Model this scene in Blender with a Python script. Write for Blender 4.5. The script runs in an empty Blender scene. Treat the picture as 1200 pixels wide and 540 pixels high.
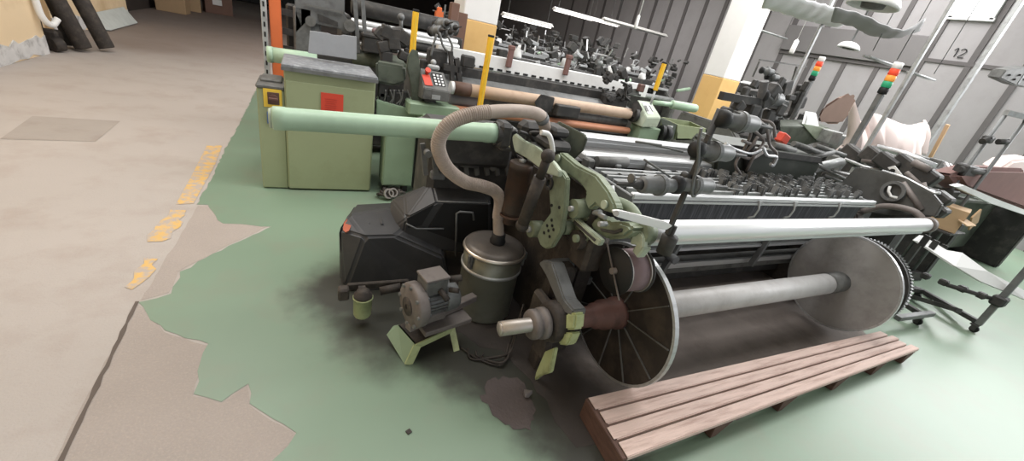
import bpy, bmesh, math, random
from mathutils import Vector, Matrix, geometry
random.seed(7)
C = bpy.context.scene.collection
PI = math.pi

# ------------------------------------------------------------------ camera
CH = 1.7
YAW, PITCH, ROLL, FPX = 0.520417297, 0.446141042, 0.223730298, 473.645584
cy, sy, cp, sp = math.cos(YAW), math.sin(YAW), math.cos(PITCH), math.sin(PITCH)
FW = Vector((sy*cp, cy*cp, -sp)); R0 = Vector((cy, -sy, 0)); U0 = R0.cross(FW)
RT = math.cos(ROLL)*R0 + math.sin(ROLL)*U0
UP = -math.sin(ROLL)*R0 + math.cos(ROLL)*U0
cam_d = bpy.data.cameras.new('camera'); cam = bpy.data.objects.new('camera', cam_d); C.objects.link(cam)
cam_d.sensor_width = 36; cam_d.lens = FPX/1200*36; cam_d.clip_start = .05; cam_d.clip_end = 200
M = Matrix((RT, UP, -FW)).transposed().to_4x4(); M.translation = (0, 0, CH)
cam.matrix_world = M
bpy.context.scene.camera = cam

def at(u, v, x=None, y=None, z=None):
    """the world point seen at photo pixel (u,v) on the plane x=, y= or z= (used while measuring the place)"""
    d = FW + RT*((u-600)/FPX) + UP*((270-v)/FPX)
    if x is not None: t = x/d.x
    elif y is not None: t = y/d.y
    else: t = (z-CH)/d.z
    return Vector((0, 0, CH)) + d*t

# ------------------------------------------------------------------ materials
def lin(c):
    return tuple(((v/255)/12.92 if v/255 <= .04045 else ((v/255+.055)/1.055)**2.4) for v in c) + (1,)

def mat(name, col, rough=.6, metal=0, var=.18, scale=6, dirt=None, dirt_amt=.35, dscale=3, bump=0, bscale=60, spec=.4, ramp=(.48, .68), stretch=None):
    m = bpy.data.materials.new(name); m.use_nodes = True
    nt = m.node_tree; N = nt.nodes; L = nt.links
    b = N['Principled BSDF']
    b.inputs['Roughness'].default_value = rough; b.inputs['Metallic'].default_value = metal
    b.inputs['Specular IOR Level'].default_value = spec
    tc = N.new('ShaderNodeTexCoord'); src = tc.outputs['Object']
    if stretch:
        mp = N.new('ShaderNodeMapping'); mp.inputs['Scale'].default_value = stretch
        L.new(src, mp.inputs['Vector']); src = mp.outputs['Vector']
    g_ = .3*col[0]+.59*col[1]+.11*col[2]; sat_ = .72 if col[1] >= col[0] else .86
    c = lin(tuple(g_+(v-g_)*sat_ for v in col))
    n = N.new('ShaderNodeTexNoise'); n.inputs['Scale'].default_value = scale; n.inputs['Detail'].default_value = 6
    L.new(src, n.inputs['Vector'])
    mx = N.new('ShaderNodeMix'); mx.data_type = 'RGBA'
    mx.inputs['A'].default_value = tuple(v*(1-var) for v in c[:3])+(1,)
    mx.inputs['B'].default_value = tuple(min(1, v*(1+var)) for v in c[:3])+(1,)
    L.new(n.outputs['Fac'], mx.inputs['Factor'])
    out = mx.outputs['Result']
    if dirt:
        n2 = N.new('ShaderNodeTexNoise'); n2.inputs['Scale'].default_value = dscale; n2.inputs['Detail'].default_value = 9
        n2.inputs['Roughness'].default_value = .65
        L.new(src, n2.inputs['Vector'])
        rp = N.new('ShaderNodeValToRGB'); rp.color_ramp.elements[0].position, rp.color_ramp.elements[1].position = ramp
        rp.color_ramp.elements[1].color = (dirt_amt,)*3+(1,)
        L.new(n2.outputs['Fac'], rp.inputs['Fac'])
        m2 = N.new('ShaderNodeMix'); m2.data_type = 'RGBA'
        m2.inputs['B'].default_value = lin(dirt)
        L.new(out, m2.inputs['A']); L.new(rp.outputs['Color'], m2.inputs['Factor'])
        out = m2.outputs['Result']
    L.new(out, b.inputs['Base Color'])
    if bump:
        n3 = N.new('ShaderNodeTexNoise'); n3.inputs['Scale'].default_value = bscale; n3.inputs['Detail'].default_value = 5
        L.new(src, n3.inputs['Vector'])
        bp = N.new('ShaderNodeBump'); bp.inputs['Strength'].default_value = bump; bp.inputs['Distance'].default_value = .01
        L.new(n3.outputs['Fac'], bp.inputs['Height']); L.new(bp.outputs['Normal'], b.inputs['Normal'])
    return m

def glow(name, col, strength):
    m = bpy.data.materials.new(name); m.use_nodes = True
    b = m.node_tree.nodes['Principled BSDF']
    b.inputs['Base Color'].default_value = lin(col)
    b.inputs['Emission Color'].default_value = lin(col); b.inputs['Emission Strength'].default_value = strength
    return m

def split_islands(o):
    """gives every separate piece of a part an object of its own"""
    bm = bmesh.new(); bm.from_mesh(o.data); bm.verts.ensure_lookup_table(); seen = {}; isl = []
    for v in bm.verts:
        if v.index in seen: continue
        st = [v]; seen[v.index] = len(isl); cur = []
        while st:
            a = st.pop(); cur.append(a)
            for e in a.link_edges:
                b_ = e.other_vert(a)
                if b_.index not in seen: seen[b_.index] = len(isl); st.append(b_)
        isl.append(cur)
    box = [[[min(v.co[k] for v in c) for k in range(3)], [max(v.co[k] for v in c) for k in range(3)]] for c in isl]
    par = list(range(len(isl)))
    def find(i):
        while par[i] != i: i = par[i]
        return i
    for i in range(len(isl)):
        for j in range(i):
            if all(box[i][0][k] < box[j][1][k]+.001 and box[j][0][k] < box[i][1][k]+.001 for k in range(3)): par[find(i)] = find(j)
    gr = {}
    for i in range(len(isl)): gr.setdefault(find(i), []).append(i)
    gl = list(gr.values())
    if len(gl) > 1:
        own = {}
        for g_i, g_ in enumerate(gl):
            for i in g_: own[i] = g_i
        for g_i in range(1, len(gl)):
            c = bm.copy(); c.verts.ensure_lookup_table()
            bmesh.ops.delete(c, geom=[v for v in c.verts if own[seen[v.index]] != g_i], context='VERTS')
            me = bpy.data.meshes.new(o.data.name); c.to_mesh(me); c.free()
            for m in o.data.materials: me.materials.append(m)
            n = o.copy(); n.data = me; C.objects.link(n); n.parent = o.parent
        bmesh.ops.delete(bm, geom=[v for v in bm.verts if own[seen[v.index]] != 0], context='VERTS'); bm.to_mesh(o.data)
    bm.free()

K = dict(
 cab=mat('cabinet_green', (146,158,112), .5, var=.07, dirt=(112,116,84), dirt_amt=.3),
 cab2=mat('box_green', (128,156,122), .5, var=.08, dirt=(90,104,84), dirt_amt=.4),
 mint=mat('tube_green', (160,194,160), .42, var=.06, dirt=(130,150,128), dirt_amt=.35, scale=3),
 green=mat('loom_green', (120,134,104), .5, var=.12, dirt=(70,72,58), dirt_amt=.55, dscale=9),
 pale=mat('pale_green', (168,182,156), .45, var=.1, dirt=(110,116,96), dirt_amt=.5, dscale=9),
 dgreen=mat('dark_green', (84,93,78), .55, var=.2, dirt=(40,40,36), dirt_amt=.6, dscale=7),
 ygreen=mat('bright_green', (170,182,118), .5, var=.1, dirt=(100,100,70), dirt_amt=.5, dscale=12),
 gtop=mat('grey_lid', (118,121,126), .5, var=.08, dirt=(176,180,184), dirt_amt=.6, dscale=20),
 glid=mat('grey_flap', (150,154,160), .5, var=.05, dirt=(120,122,124), dirt_amt=.4),
 grey=mat('grey_metal', (112,114,114), .5, .3, var=.15, dirt=(60,58,56), dirt_amt=.5, dscale=9),
 lgrey=mat('light_grey_metal', (165,168,168), .45, .3, var=.12, dirt=(100,98,96), dirt_amt=.5, dscale=9),
 dark=mat('dark_machine', (54,53,52), .6, .1, var=.3, dirt=(96,92,88), dirt_amt=.5, dscale=8),
 soot=mat('sooty_iron', (58,52,48), .7, .1, var=.3, dirt=(92,84,76), dirt_amt=.6, dscale=10, bump=.3),
 mid=mat('dusty_machine', (104,104,101), .6, .2, var=.3, dirt=(50,48,46), dirt_amt=.6, dscale=9),
 black=mat('black_plastic', (58,58,60), .42, var=.12, dirt=(86,84,82), dirt_amt=.3, dscale=5),
 blackm=mat('black_rubber', (26,26,27), .6, var=.2),
 chrome=mat('polished_steel', (236,237,238), .32, .45, var=.03),
 alu=mat('dull_aluminium', (196,198,200), .42, .6, var=.08, dirt=(130,130,130), dirt_amt=.4, dscale=8, stretch=(.3,4,4)),
 white=mat('white_paint', (226,226,224), .5, var=.05, dirt=(170,168,164), dirt_amt=.3),
 steel=mat('ground_steel', (176,170,164), .38, .6, var=.15, dirt=(120,96,84), dirt_amt=.5, dscale=12),
 barrel=mat('beam_barrel', (188,186,184), .5, .1, var=.06, dirt=(140,134,130), dirt_amt=.4, dscale=5),
 disc=mat('beam_flange_grey', (158,155,153), .5, .05, var=.06, scale=30, dirt=(112,108,106), dirt_amt=.5, dscale=4),
 discb=mat('beam_flange_dark', (54,48,45), .6, .2, var=.25, dirt=(88,78,70), dirt_amt=.6, dscale=6),
 dgrey=mat('dark_grey_metal', (86,87,85), .55, .2, var=.2, dirt=(60,58,56), dirt_amt=.5, dscale=8),
 guard=mat('sooty_green_guard', (60,66,58), .5, .1, var=.2, dirt=(84,86,80), dirt_amt=.5, dscale=6),
 film2=mat('grey_sheet', (150,149,149), .6, var=.06),
 rust=mat('rusty_hub', (106,72,64), .6, .2, var=.25, dirt=(60,46,42), dirt_amt=.6, dscale=10),
 brownmetal=mat('brown_dusty', (118,110,106), .6, .2, var=.2, dirt=(84,74,70), dirt_amt=.5, dscale=10),
 tank=mat('dark_brown_tank', (74,62,55), .5, .2, var=.2, dirt=(120,84,64), dirt_amt=.4, dscale=7),
 hose=mat('dusty_hose', (166,150,138), .6, var=.12, dirt=(120,106,98), dirt_amt=.5, dscale=8),
 can=mat('canister_steel', (124,126,110), .38, .5, var=.12, dirt=(84,78,66), dirt_amt=.5, dscale=4),
 canlid=mat('canister_lid', (98,92,87), .42, .4, var=.15, dirt=(128,118,108), dirt_amt=.5, dscale=6),
 rim=mat('bright_rim', (206,196,184), .3, .8, var=.08),
 yellow=mat('yellow_post', (246,186,22), .5, var=.06, dirt=(190,140,20), dirt_amt=.4, dscale=9),
 red=mat('red_paint', (214,64,42), .5, var=.05),
 orange=mat('orange_post', (222,104,48), .5, var=.1),
 lever=mat('switch_yellow', (232,190,50), .5, var=.04),
 blue=mat('blue_label', (62,100,158), .5, var=.05),
 logo=mat('orange_badge', (178,84,54), .5, var=.1),
 kraft=mat('brown_paper_roll', (186,158,134), .65, var=.08, dirt=(150,122,100), dirt_amt=.4, dscale=7),
 kraftd=mat('dark_brown_sleeve', (92,66,54), .6, var=.12),
 copper=mat('copper_roller', (196,128,94), .5, .1, var=.08, dirt=(160,110,86), dirt_amt=.4),
 sand=mat('grey_roller', (132,126,128), .7, var=.1),
 redcloth=mat('maroon_cloth', (120,86,80), .8, var=.15),
 yarn=mat('red_yarn', (126,104,106), .85, var=.15, scale=30),
 navy=mat('dark_yarn_sheet', (52,52,62), .6, var=.5, scale=10, dirt=(120,120,130), dirt_amt=.5, dscale=5, stretch=(14,1,.6)),
 wood=mat('weathered_plank', (212,184,172), .75, var=.16, scale=4, dirt=(150,116,104), dirt_amt=.55, dscale=3, bump=.3, bscale=20, stretch=(1.2,14,14)),
 wooddark=mat('brown_board', (98,70,60), .75, var=.25, scale=4, dirt=(60,42,36), dirt_amt=.6, bump=.3, bscale=20, stretch=(8,1.5,8)),
 carton=mat('carton_board', (178,146,108), .8, var=.08),
 cloth=mat('white_sheet', (226,208,202), .85, var=.05),
 canvas=mat('tan_canvas', (122,98,86), .85, var=.1),
 brownpost=mat('brown_post', (116,84,70), .7, var=.15),
 keyw=mat('white_key', (220,220,220), .5, var=.03),
 screen=mat('pale_display', (214,220,218), .3, var=.03),
 lred=glow('lamp_red', (226,74,44), .35), lor=glow('lamp_orange', (232,150,60), .35), lgr=glow('lamp_green', (40,150,106), .25), lwh=mat('lamp_cap', (230,228,226), .5),
 tube=glow('fluorescent_tube', (255,252,246), 3.0),
 refl=mat('lamp_reflector', (214,212,208), .5, var=.05),
 film=mat('white_duct_film', (216,216,216), .45, var=.08, bump=.6, bscale=9),
)

# ------------------------------------------------------------------ mesh helpers
class MB:
    def __init__(s): s.bm = bmesh.new(); s.mi = 0
    def _mi(s, faces):
        for f in faces: f.material_index = s.mi
    def box(s, c, d, rot=None, bev=0, seg=1):
        bm = bmesh.new(); bmesh.ops.create_cube(bm, size=1)
        bmesh.ops.scale(bm, vec=d, verts=bm.verts)
        if bev: bmesh.ops.bevel(bm, geom=bm.edges[:], offset=bev, segments=seg, affect='EDGES', clamp_overlap=True)
        if rot is not None: bmesh.ops.transform(bm, matrix=rot.to_4x4() if hasattr(rot, 'to_4x4') else rot, verts=bm.verts)
        bmesh.ops.translate(bm, vec=c, verts=bm.verts); return s.merge(bm)
    def merge(s, bm):
        me = bpy.data.meshes.new('t'); 
        for f in bm.faces: f.material_index = s.mi
        bm.to_mesh(me); bm.free(); s.bm.from_mesh(me); bpy.data.meshes.remove(me); return s
    def cyl(s, p0, p1, r0, r1=None, seg=20, smooth=True):
        p0, p1 = Vector(p0), Vector(p1); r1 = r0 if r1 is None else r1
        bm = bmesh.new(); d = p1-p0
        bmesh.ops.create_cone(bm, cap_ends=True, segments=seg, radius1=r0, radius2=r1, depth=d.length)
        for f in bm.faces: f.smooth = smooth and len(f.verts) == 4
        q = d.to_track_quat('Z', 'Y').to_matrix().to_4x4(); q.translation = (p0+p1)/2
        bmesh.ops.transform(bm, matrix=q, verts=bm.verts); return s.merge(bm)
    def bar(s, p0, p1, w, h, up=(0,0,1), bev=0):
        p0, p1 = Vector(p0), Vector(p1); d = p1-p0; x = d.normalized(); u = Vector(up)
        y = u.cross(x)
        if y.length < 1e-4: y = Vector((0,1,0)).cross(x)
        y.normalize(); z = x.cross(y)
        m = Matrix((x, y, z)).transposed()
        return s.box((p0+p1)/2, (d.length, w, h), m, bev)
    def tube(s, pts, r, seg=10, close=False, rib=0):
        pts = [Vector(p) for p in pts]; n = len(pts); bm = bmesh.new(); rings = []; px = None
        for i, p in enumerate(pts):
            t = (pts[min(i+1, n-1)]-pts[max(i-1, 0)]).normalized()
            if px is None:
                a = Vector((0,0,1)) if abs(t.z) < .9 else Vector((1,0,0)); px = t.cross(a).normalized()
            else:
                px = (px-t*px.dot(t)).normalized()
            py = t.cross(px); rr = (r[i] if isinstance(r, (list, tuple)) else r)
            rings.append([bm.verts.new(p+(px*math.cos(2*PI*k/seg)+py*math.sin(2*PI*k/seg))*rr) for k in range(seg)])
        for i in range(n-1):
            for k in range(seg):
                f = bm.faces.new((rings[i][k], rings[i][(k+1)%seg], rings[i+1][(k+1)%seg], rings[i+1][k])); f.smooth = True
        bm.faces.new(rings[0][::-1]); bm.faces.new(rings[-1]); bmesh.ops.recalc_face_normals(bm, faces=bm.faces[:])
        return s.merge(bm)
    def lathe(s, prof, o, axis='z', seg=40, smooth=True):
        """prof: closed or open list of (r, h) turned about an axis through o"""
        bm = bmesh.new(); rings = []
        for r, h in prof:
            if r < 1e-6: rings.append([bm.verts.new((0,0,h))]); continue
            rings.append([bm.verts.new((r*math.cos(2*PI*k/seg), r*math.sin(2*PI*k/seg), h)) for k in range(seg)])
        for a, b in zip(rings, rings[1:]):
            for k in range(seg):
                k2 = (k+1) % seg
                q = [a[k], a[k2], b[k2], b[k]] if len(a) > 1 and len(b) > 1 else ([a[0], b[k2], b[k]] if len(a) == 1 else [a[k], a[k2], b[0]])
                try: f = bm.faces.new(q)
                except ValueError: continue
                f.smooth = smooth
        bmesh.ops.recalc_face_normals(bm, faces=bm.faces[:])
        if axis == 'x': m = Matrix(((0,0,1),(1,0,0),(0,1,0))).to_4x4()
        elif axis == 'y': m = Matrix(((0,1,0),(0,0,1),(1,0,0))).to_4x4()
        elif axis == 'z': m = Matrix.Identity(4)
        else: m = Vector(axis).to_track_quat('Z', 'Y').to_matrix().to_4x4()
        m.translation = o; bmesh.ops.transform(bm, matrix=m, verts=bm.verts); return s.merge(bm)
    def ring(s, o, axis, r_out, r_in, w, seg=36):
        return s.lathe([(r_in,-w/2),(r_out,-w/2),(r_out,w/2),(r_in,w/2),(r_in,-w/2)], o, axis, seg, False)
    def prism(s, pts, vec, bev=0):
        """outline of 3D points extruded along vec"""
        bm = bmesh.new(); vec = Vector(vec)
        a = [bm.verts.new(Vector(p)) for p in pts]; b = [bm.verts.new(Vector(p)+vec) for p in pts]; n = len(a)
        bm.faces.new(a); bm.faces.new(b[::-1])
        for i in range(n): bm.faces.new((a[i], b[i], b[(i+1)%n], a[(i+1)%n]))
        bmesh.ops.recalc_face_normals(bm, faces=bm.faces[:])
        if bev: bmesh.ops.bevel(bm, geom=bm.edges[:], offset=bev, segments=2, affect='EDGES', clamp_overlap=True)
        big = [f for f in bm.faces if len(f.verts) > 4]
        if big: bmesh.ops.triangulate(bm, faces=big)
        return s.merge(bm)
    def hull(s, pts, bev=0, seg=2):
        bm = bmesh.new()
        for p in pts: bm.verts.new(Vector(p))
        r = bmesh.ops.convex_hull(bm, input=bm.verts[:])
        junk = [e for e in r['geom_interior'] if isinstance(e, bmesh.types.BMVert)]
        if junk: bmesh.ops.delete(bm, geom=junk, context='VERTS')
        bmesh.ops.dissolve_limit(bm, angle_limit=math.radians(3), verts=bm.verts[:], edges=bm.edges[:])
        bmesh.ops.recalc_face_normals(bm, faces=bm.faces[:])
        if bev: bmesh.ops.bevel(bm, geom=bm.edges[:], offset=bev, segments=seg, affect='EDGES', clamp_overlap=True)
        return s.merge(bm)
    def sphere(s, c, r, sc=(1,1,1), seg=14):
        bm = bmesh.new(); bmesh.ops.create_uvsphere(bm, u_segments=seg, v_segments=seg//2+2, radius=r)
        for f in bm.faces: f.smooth = True
        bmesh.ops.scale(bm, vec=sc, verts=bm.verts); bmesh.ops.translate(bm, vec=c, verts=bm.verts); return s.merge(bm)
    def use(s, i): s.mi = i; return s
    def build(s, name, m, parent=None):
        me = bpy.data.meshes.new(name)
        if parent is not None:
            w = Vector(parent.get('_w', (0,0,0))); bmesh.ops.translate(s.bm, vec=-w, verts=s.bm.verts)
        s.bm.to_mesh(me); s.bm.free()
        for x in (m if isinstance(m, (list, tuple)) else [m]): me.materials.append(x)
        o = bpy.data.objects.new(name, me); C.objects.link(o)
        if parent is not None:
            o.parent = parent; o['_w'] = tuple(w)
        return o
    def build_at(s, name, m, base):
        """a one-mesh thing whose origin is at its base"""
        bmesh.ops.translate(s.bm, vec=-Vector(base), verts=s.bm.verts)
        o = s.build(name, m); o.location = base; return o

def thing(name, label, cat, loc, group=None):
    o = bpy.data.objects.new(name, None); C.objects.link(o); o.location = loc; o['_w'] = tuple(loc)
    o.empty_display_size = .1
    return tag(o, label, cat, group)
def tag(o, label, cat, group=None):
    o['label'] = label; o['category'] = cat
    if group: o['group'] = group
    return o
def struct(o): o['kind'] = 'structure'; return o
def copy_tree(o, parent=None):
    c = o.copy(); C.objects.link(c)
    if parent is not None: c.parent = parent
    for ch in list(o.children): copy_tree(ch, c)
    return c
def spline(pts, n=12):
    pts = [Vector(p) for p in pts]; P = [pts[0]*2-pts[1]] + pts + [pts[-1]*2-pts[-2]]; out = []
    for i in range(1, len(P)-2):
        a, b, c, d = P[i-1:i+3]
        for k in range(n):
            t = k/n
            out.append(.5*((2*b)+(c-a)*t+(2*a-5*b+4*c-d)*t*t+(3*b-3*c+d-a)*t**3))
    out.append(pts[-1]); return out
def seg_letters(mb, text, o, ux, uy, h, r):
    """digits drawn with short bars"""
    G = {'1': [[(.1,.75),(.4,1),(.4,0)]], '2': [[(0,.78),(.15,.97),(.4,.97),(.55,.75),(.45,.5),(0,0),(.6,0)]]}
    x = 0
    for ch in text:
        for st in G[ch]:
            pts = [Vector(o)+Vector(ux)*(x+p[0])*h+Vector(uy)*p[1]*h for p in st]
            mb.tube(spline(pts, 4), r, 6)
        x += .75

# ================================================================== SETTING
def jag(poly, step=.05, amp=.02, seed=1):
    r = random.Random(seed); out = []
    for (x0, y0), (x1, y1) in zip(poly, poly[1:]+poly[:1]):
        n = max(1, min(60, int(math.hypot(x1-x0, y1-y0)/step)))
        for k in range(n):
            j = amp if k else amp*.3
            out.append((x0+(x1-x0)*k/n+r.uniform(-j, j), y0+(y1-y0)*k/n+r.uniform(-j, j)))
    return out
def patch(mb, poly, z, mi):
    vs = [Vector((x, y, z)) for x, y in poly]
    bm = bmesh.new(); v = [bm.verts.new(p) for p in vs]
    for t in geometry.tessellate_polygon([vs]):
        try:
            f = bm.faces.new([v[i] for i in t])
            f.normal_update()
            if f.normal.z < 0: f.normal_flip()
        except ValueError: pass
    mb.mi = mi; mb.merge(bm)

conc = mat('worn_concrete', (172, 163, 156), .75, var=.08, scale=1.2, dirt=(156, 143, 134), dirt_amt=.5, dscale=2.5, bump=.25, bscale=90)
paint = mat('green_floor_paint', (114, 142, 114), .4, var=.08, scale=1.1, dirt=(128, 130, 114), dirt_amt=.5, dscale=1.6, spec=.5)
dust = mat('dusty_floor', (128, 117, 110), .8, var=.2, scale=3, dirt=(92, 82, 76), dirt_amt=.6, dscale=2, bump=.2)
oil = mat('oil_stained_floor', (84, 74, 72), .6, var=.25, scale=6, dirt=(72, 62, 58), dirt_amt=.5, dscale=5, bump=.3)
bare = mat('bare_aggregate', (158, 147, 139), .8, var=.1, scale=4, dirt=(178, 164, 152), dirt_amt=.45, dscale=110, bump=.3, bscale=80)
hatch = mat('floor_patch', (158, 149, 141), .8, var=.08, dirt=(124, 112, 104), dirt_amt=.4)
yel = mat('worn_yellow_line', (214, 170, 92), .6, var=.1, scale=8, dirt=(172, 160, 150), dirt_amt=1, dscale=16, ramp=(.42, .56))
seamm = mat('floor_joint', (96, 84, 76), .8)
def darken_spots(m, spots, col, amt):
    nt = m.node_tree; N = nt.nodes; L = nt.links; b = N['Principled BSDF']
    geo = N.new('ShaderNodeTexCoord'); nz = N.new('ShaderNodeTexNoise'); nz.inputs['Scale'].default_value = 5; nz.inputs['Detail'].default_value = 8
    L.new(geo.outputs['Object'], nz.inputs['Vector']); cur = None
    for (x, y, r, w) in spots:
        d = N.new('ShaderNodeVectorMath'); d.operation = 'DISTANCE'; d.inputs[1].default_value = (x, y, 0); L.new(geo.outputs['Object'], d.inputs[0])
        ad = N.new('ShaderNodeMath'); ad.operation = 'MULTIPLY_ADD'; ad.inputs[1].default_value = .35; L.new(nz.outputs['Fac'], ad.inputs[0]); L.new(d.outputs['Value'], ad.inputs[2])
        mr = N.new('ShaderNodeMapRange'); mr.interpolation_type = 'SMOOTHSTEP'
        mr.inputs['From Min'].default_value = r+.17; mr.inputs['From Max'].default_value = r+w+.17; mr.inputs['To Min'].default_value = amt; mr.inputs['To Max'].default_value = 0
        L.new(ad.outputs[0], mr.inputs['Value'])
        if cur is None: cur = mr.outputs['Result']
        else:
            mxm = N.new('ShaderNodeMath'); mxm.operation = 'MAXIMUM'; L.new(cur, mxm.inputs[0]); L.new(mr.outputs['Result'], mxm.inputs[1]); cur = mxm.outputs[0]
    old = b.inputs['Base Color'].links[0].from_socket
    mx = N.new('ShaderNodeMix'); mx.data_type = 'RGBA'; mx.inputs['B'].default_value = lin(col)
    L.new(cur, mx.inputs['Factor']); L.new(old, mx.inputs['A']); L.new(mx.outputs['Result'], b.inputs['Base Color'])
spots = [(.98, 1.8, .42, .26), (.55, 2.05, .3, .34), (1.2, 1.2, .24, .26), (1.22, .9, .14, .22), (.25, 2.3, .16, .3), (1.7, 1.9, .3, .4)]
darken_spots(paint, spots, (50, 45, 42), .92); darken_spots(dust, spots, (50, 45, 42), .9)  # floor blended to dark brown under the loom, motor and canister
darken_spots(conc, [(-1.5, 17, 4.5, 4), (-2.8, 11.2, .4, 1.2)], (112, 94, 84), .6)  # concrete turns browner and darker far down the aisle
g = MB()
patch(g, [(-6, -4), (14, -4), (14, 38), (-6, 38)], 0, 0)
green_l = [(-.75, 8.4), (-.76, 6.29), (-.78, 4.9), (-.77, 4.16), (-.79, 3.6), (-.72, 3.6), (-.58, 3.27), (-.26, 3.22), (-.46, 2.98), (-.71, 2.64), (-.71, 2.41), (-.84, 2.35), (-.67, 2.09), (-.47, 1.95), (-.47, 1.63), (-.36, 1.56), (-.27, 1.64), (-.25, 1.52), (-.06, 1.32), (-.15, 1.21), (-.25, 1.05), (-.2, -3.5), (13.5, -3.5), (13.5, 9.5), (-.7, 9.5)]
patch(g, jag(green_l, .06, .012), .002, 1)
patch(g, jag([(-.84, 2.34), (-.67, 2.08), (-.47, 1.94), (-.47, 1.62), (-.36, 1.55), (-.27, 1.63), (-.25, 1.51), (-.06, 1.31), (-.15, 1.2), (-.25, 1.04), (-.3, .5), (-.85, .5)], .06, .006, 5), .0012, 4)
patch(g, jag([(-.78, 3.58), (-.7, 3.58), (-.57, 3.28), (-.27, 3.23), (-.47, 2.99), (-.72, 2.64), (-.72, 2.42), (-.83, 2.37)], .06, .006, 6), .0012, 4)
patch(g, jag([(1.1, 1.0), (1.3, .8), (2.6, .82), (4.1, .88), (4.4, 1.2), (4.5, 1.6), (4.4, 3.3), (.4, 3.2), (.5, 2.3), (.7, 1.9), (1.05, 1.5)], .08, .04, 2), .0035, 2)
patch(g, jag([(.84, 1.37), (.78, 1.27), (.8, 1.17), (.87, 1.08), (.95, 1.04), (1.0, 1.1), (1.04, 1.2), (1.04, 1.34), (.95, 1.4)], .025, .018, 3), .005, 3)
patch(g, [(-.95, 5.06), (-.82, 5.1), (-.8, 4.5), (-.815, 3.62), (-.92, 3.6), (-.93, 4.3)], .003, 5)
patch(g, jag([(-.93, 3.5), (-.84, 3.5), (-.83, 3.2), (-.87, 3.02), (-.96, 3.02), (-.95, 3.3)], .05, .02), .003, 5)
patch(g, jag([(-.92, 2.82), (-.85, 2.8), (-.85, 2.6), (-.89, 2.48), (-.93, 2.5)], .05, .02, 4), .003, 5)
patch(g, jag([(-.85, 2.36), (-.835, 2.36), (-.81, 1.4), (-.78, .4), (-.8, .4), (-.828, 1.4)], .06, .004), .003, 6)
hp = [at(u, v, z=0) for u, v in ((38, 136), (141, 142), (112, 166), (0, 163))]
patch(g, [(p.x, p.y) for p in hp], .002, 7)
struct(g.build('floor', [conc, paint, dust, oil, bare, yel, seamm, hatch]))

wallm = mat('grey_wall_panel', (152, 149, 150), .7, var=.05, dirt=(128, 124, 124), dirt_amt=.3)
stripm = mat('wall_cover_strip', (92, 88, 88), .7, var=.1)
wl = mat('ochre_wall_paint', (234, 206, 164), .75, var=.1, scale=1.5, dirt=(180, 146, 100), dirt_amt=.5, dscale=1.2)
plaster = mat('bare_plaster', (206, 204, 202), .85, var=.2, scale=8, dirt=(120, 116, 114), dirt_amt=.6, dscale=6, bump=.4, bscale=25)
darkw = mat('far_wall', (62, 54, 50), .8, var=.2)
ceilm = mat('ceiling_plaster', (206, 204, 202), .8, var=.04)
struct(MB().box((12.1, 17, 2.6), (.2, 42, 5.2)).build('wall_right', wallm))
for i, y in enumerate((1.0, 1.85, 2.7, 3.49, 4.27, 5.05, 5.8, 6.53, 7.35, 8.25, 9.15, 9.95, 10.75, 11.55, 12.38, 13.2, 14.0, 15.0, 16.1, 17.3, 18.6, 20)):
    struct(MB().box((11.985, y, 2.5), (.03, .1 if y < 7 else .13, 5.0)).build(f'trim_{i+1}', stripm))
struct(MB().box((11.98, 1.9, 2.97), (.028, 6.2, .07)).build('trim_30', stripm))
struct(MB().box((11.93, 6.7, 3.1), (.1, 3.2, .62), bev=.01).build('trim_31', mat('wall_beam_grey', (112, 109, 109), .7, var=.05)))
struct(MB().box((11.97, 6.7, 2.74), (.06, 3.2, .08)).build('trim_32', stripm))
d12 = MB(); seg_letters(d12, '12', at(1113, 66, x=11.98), (0, -1, 0), (0, 0, 1), .16, .008)
tag(d12.build('wall_number', K['blackm']), 'black hand painted number 12 on the grey right wall', 'number')
# high window in the right wall
w = MB()
wa, wb = at(1087, 16, x=11.95), at(1165, 30, x=11.95)
y0, y1, z0, z1 = 4.36, 5.0, 3.78, 4.6
for c, d in (((11.95, (y0+y1)/2, z0), (.08, y1-y0+.1, .06)), ((11.95, (y0+y1)/2, z1), (.08, y1-y0+.1, .06)), ((11.95, y0, (z0+z1)/2), (.08, .06, z1-z0)), ((11.95, y1, (z0+z1)/2), (.08, .06, z1-z0))): w.box(c, d)
wf = struct(w.build('window_1', K['white']))
MB().box((11.96, (y0+y1)/2, (z0+z1)/2), (.02, y1-y0-.02, z1-z0-.02)).build('pane', glow('daylit_pane', (250, 250, 250), 1.6), wf)

def wall_left_seg(name, x, ya, yb):
    b = MB(); b.box((x-.15, (ya+yb)/2, 2.6), (.3, yb-ya, 5.2))
    b.mi = 1
    pts = jag([(ya, 0), (yb, 0), (yb, .26), ((ya+yb)/2, .2), (ya, .3)], .12, .05, 8)
    pts = [(min(max(p[0], ya), yb), max(p[1], 0)) for p in pts]
    b.prism([(x+.001, p[0], p[1]) for p in pts], (.012, 0, 0))
    return struct(b.build(name, [wl, plaster]))
wall_left_seg('wall_left', -3.5, -4, 8.95)
wall_left_seg('wall_left', -4.0, 10.6, 14.5)
struct(MB().box((-4.25, 9.8, 2.6), (.3, 1.7, 5.2)).build('wall_left', wl))
struct(MB().box((-4.75, 26, 2.6), (.3, 23.4, 5.2)).build('wall_left', darkw))
struct(MB().box((4, 37.9, 2.6), (17, .2, 5.2)).build('wall_far', darkw))
struct(MB().box((4, 17, 5.3), (17.6, 42, .2)).build('ceiling', ceilm))
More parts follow.
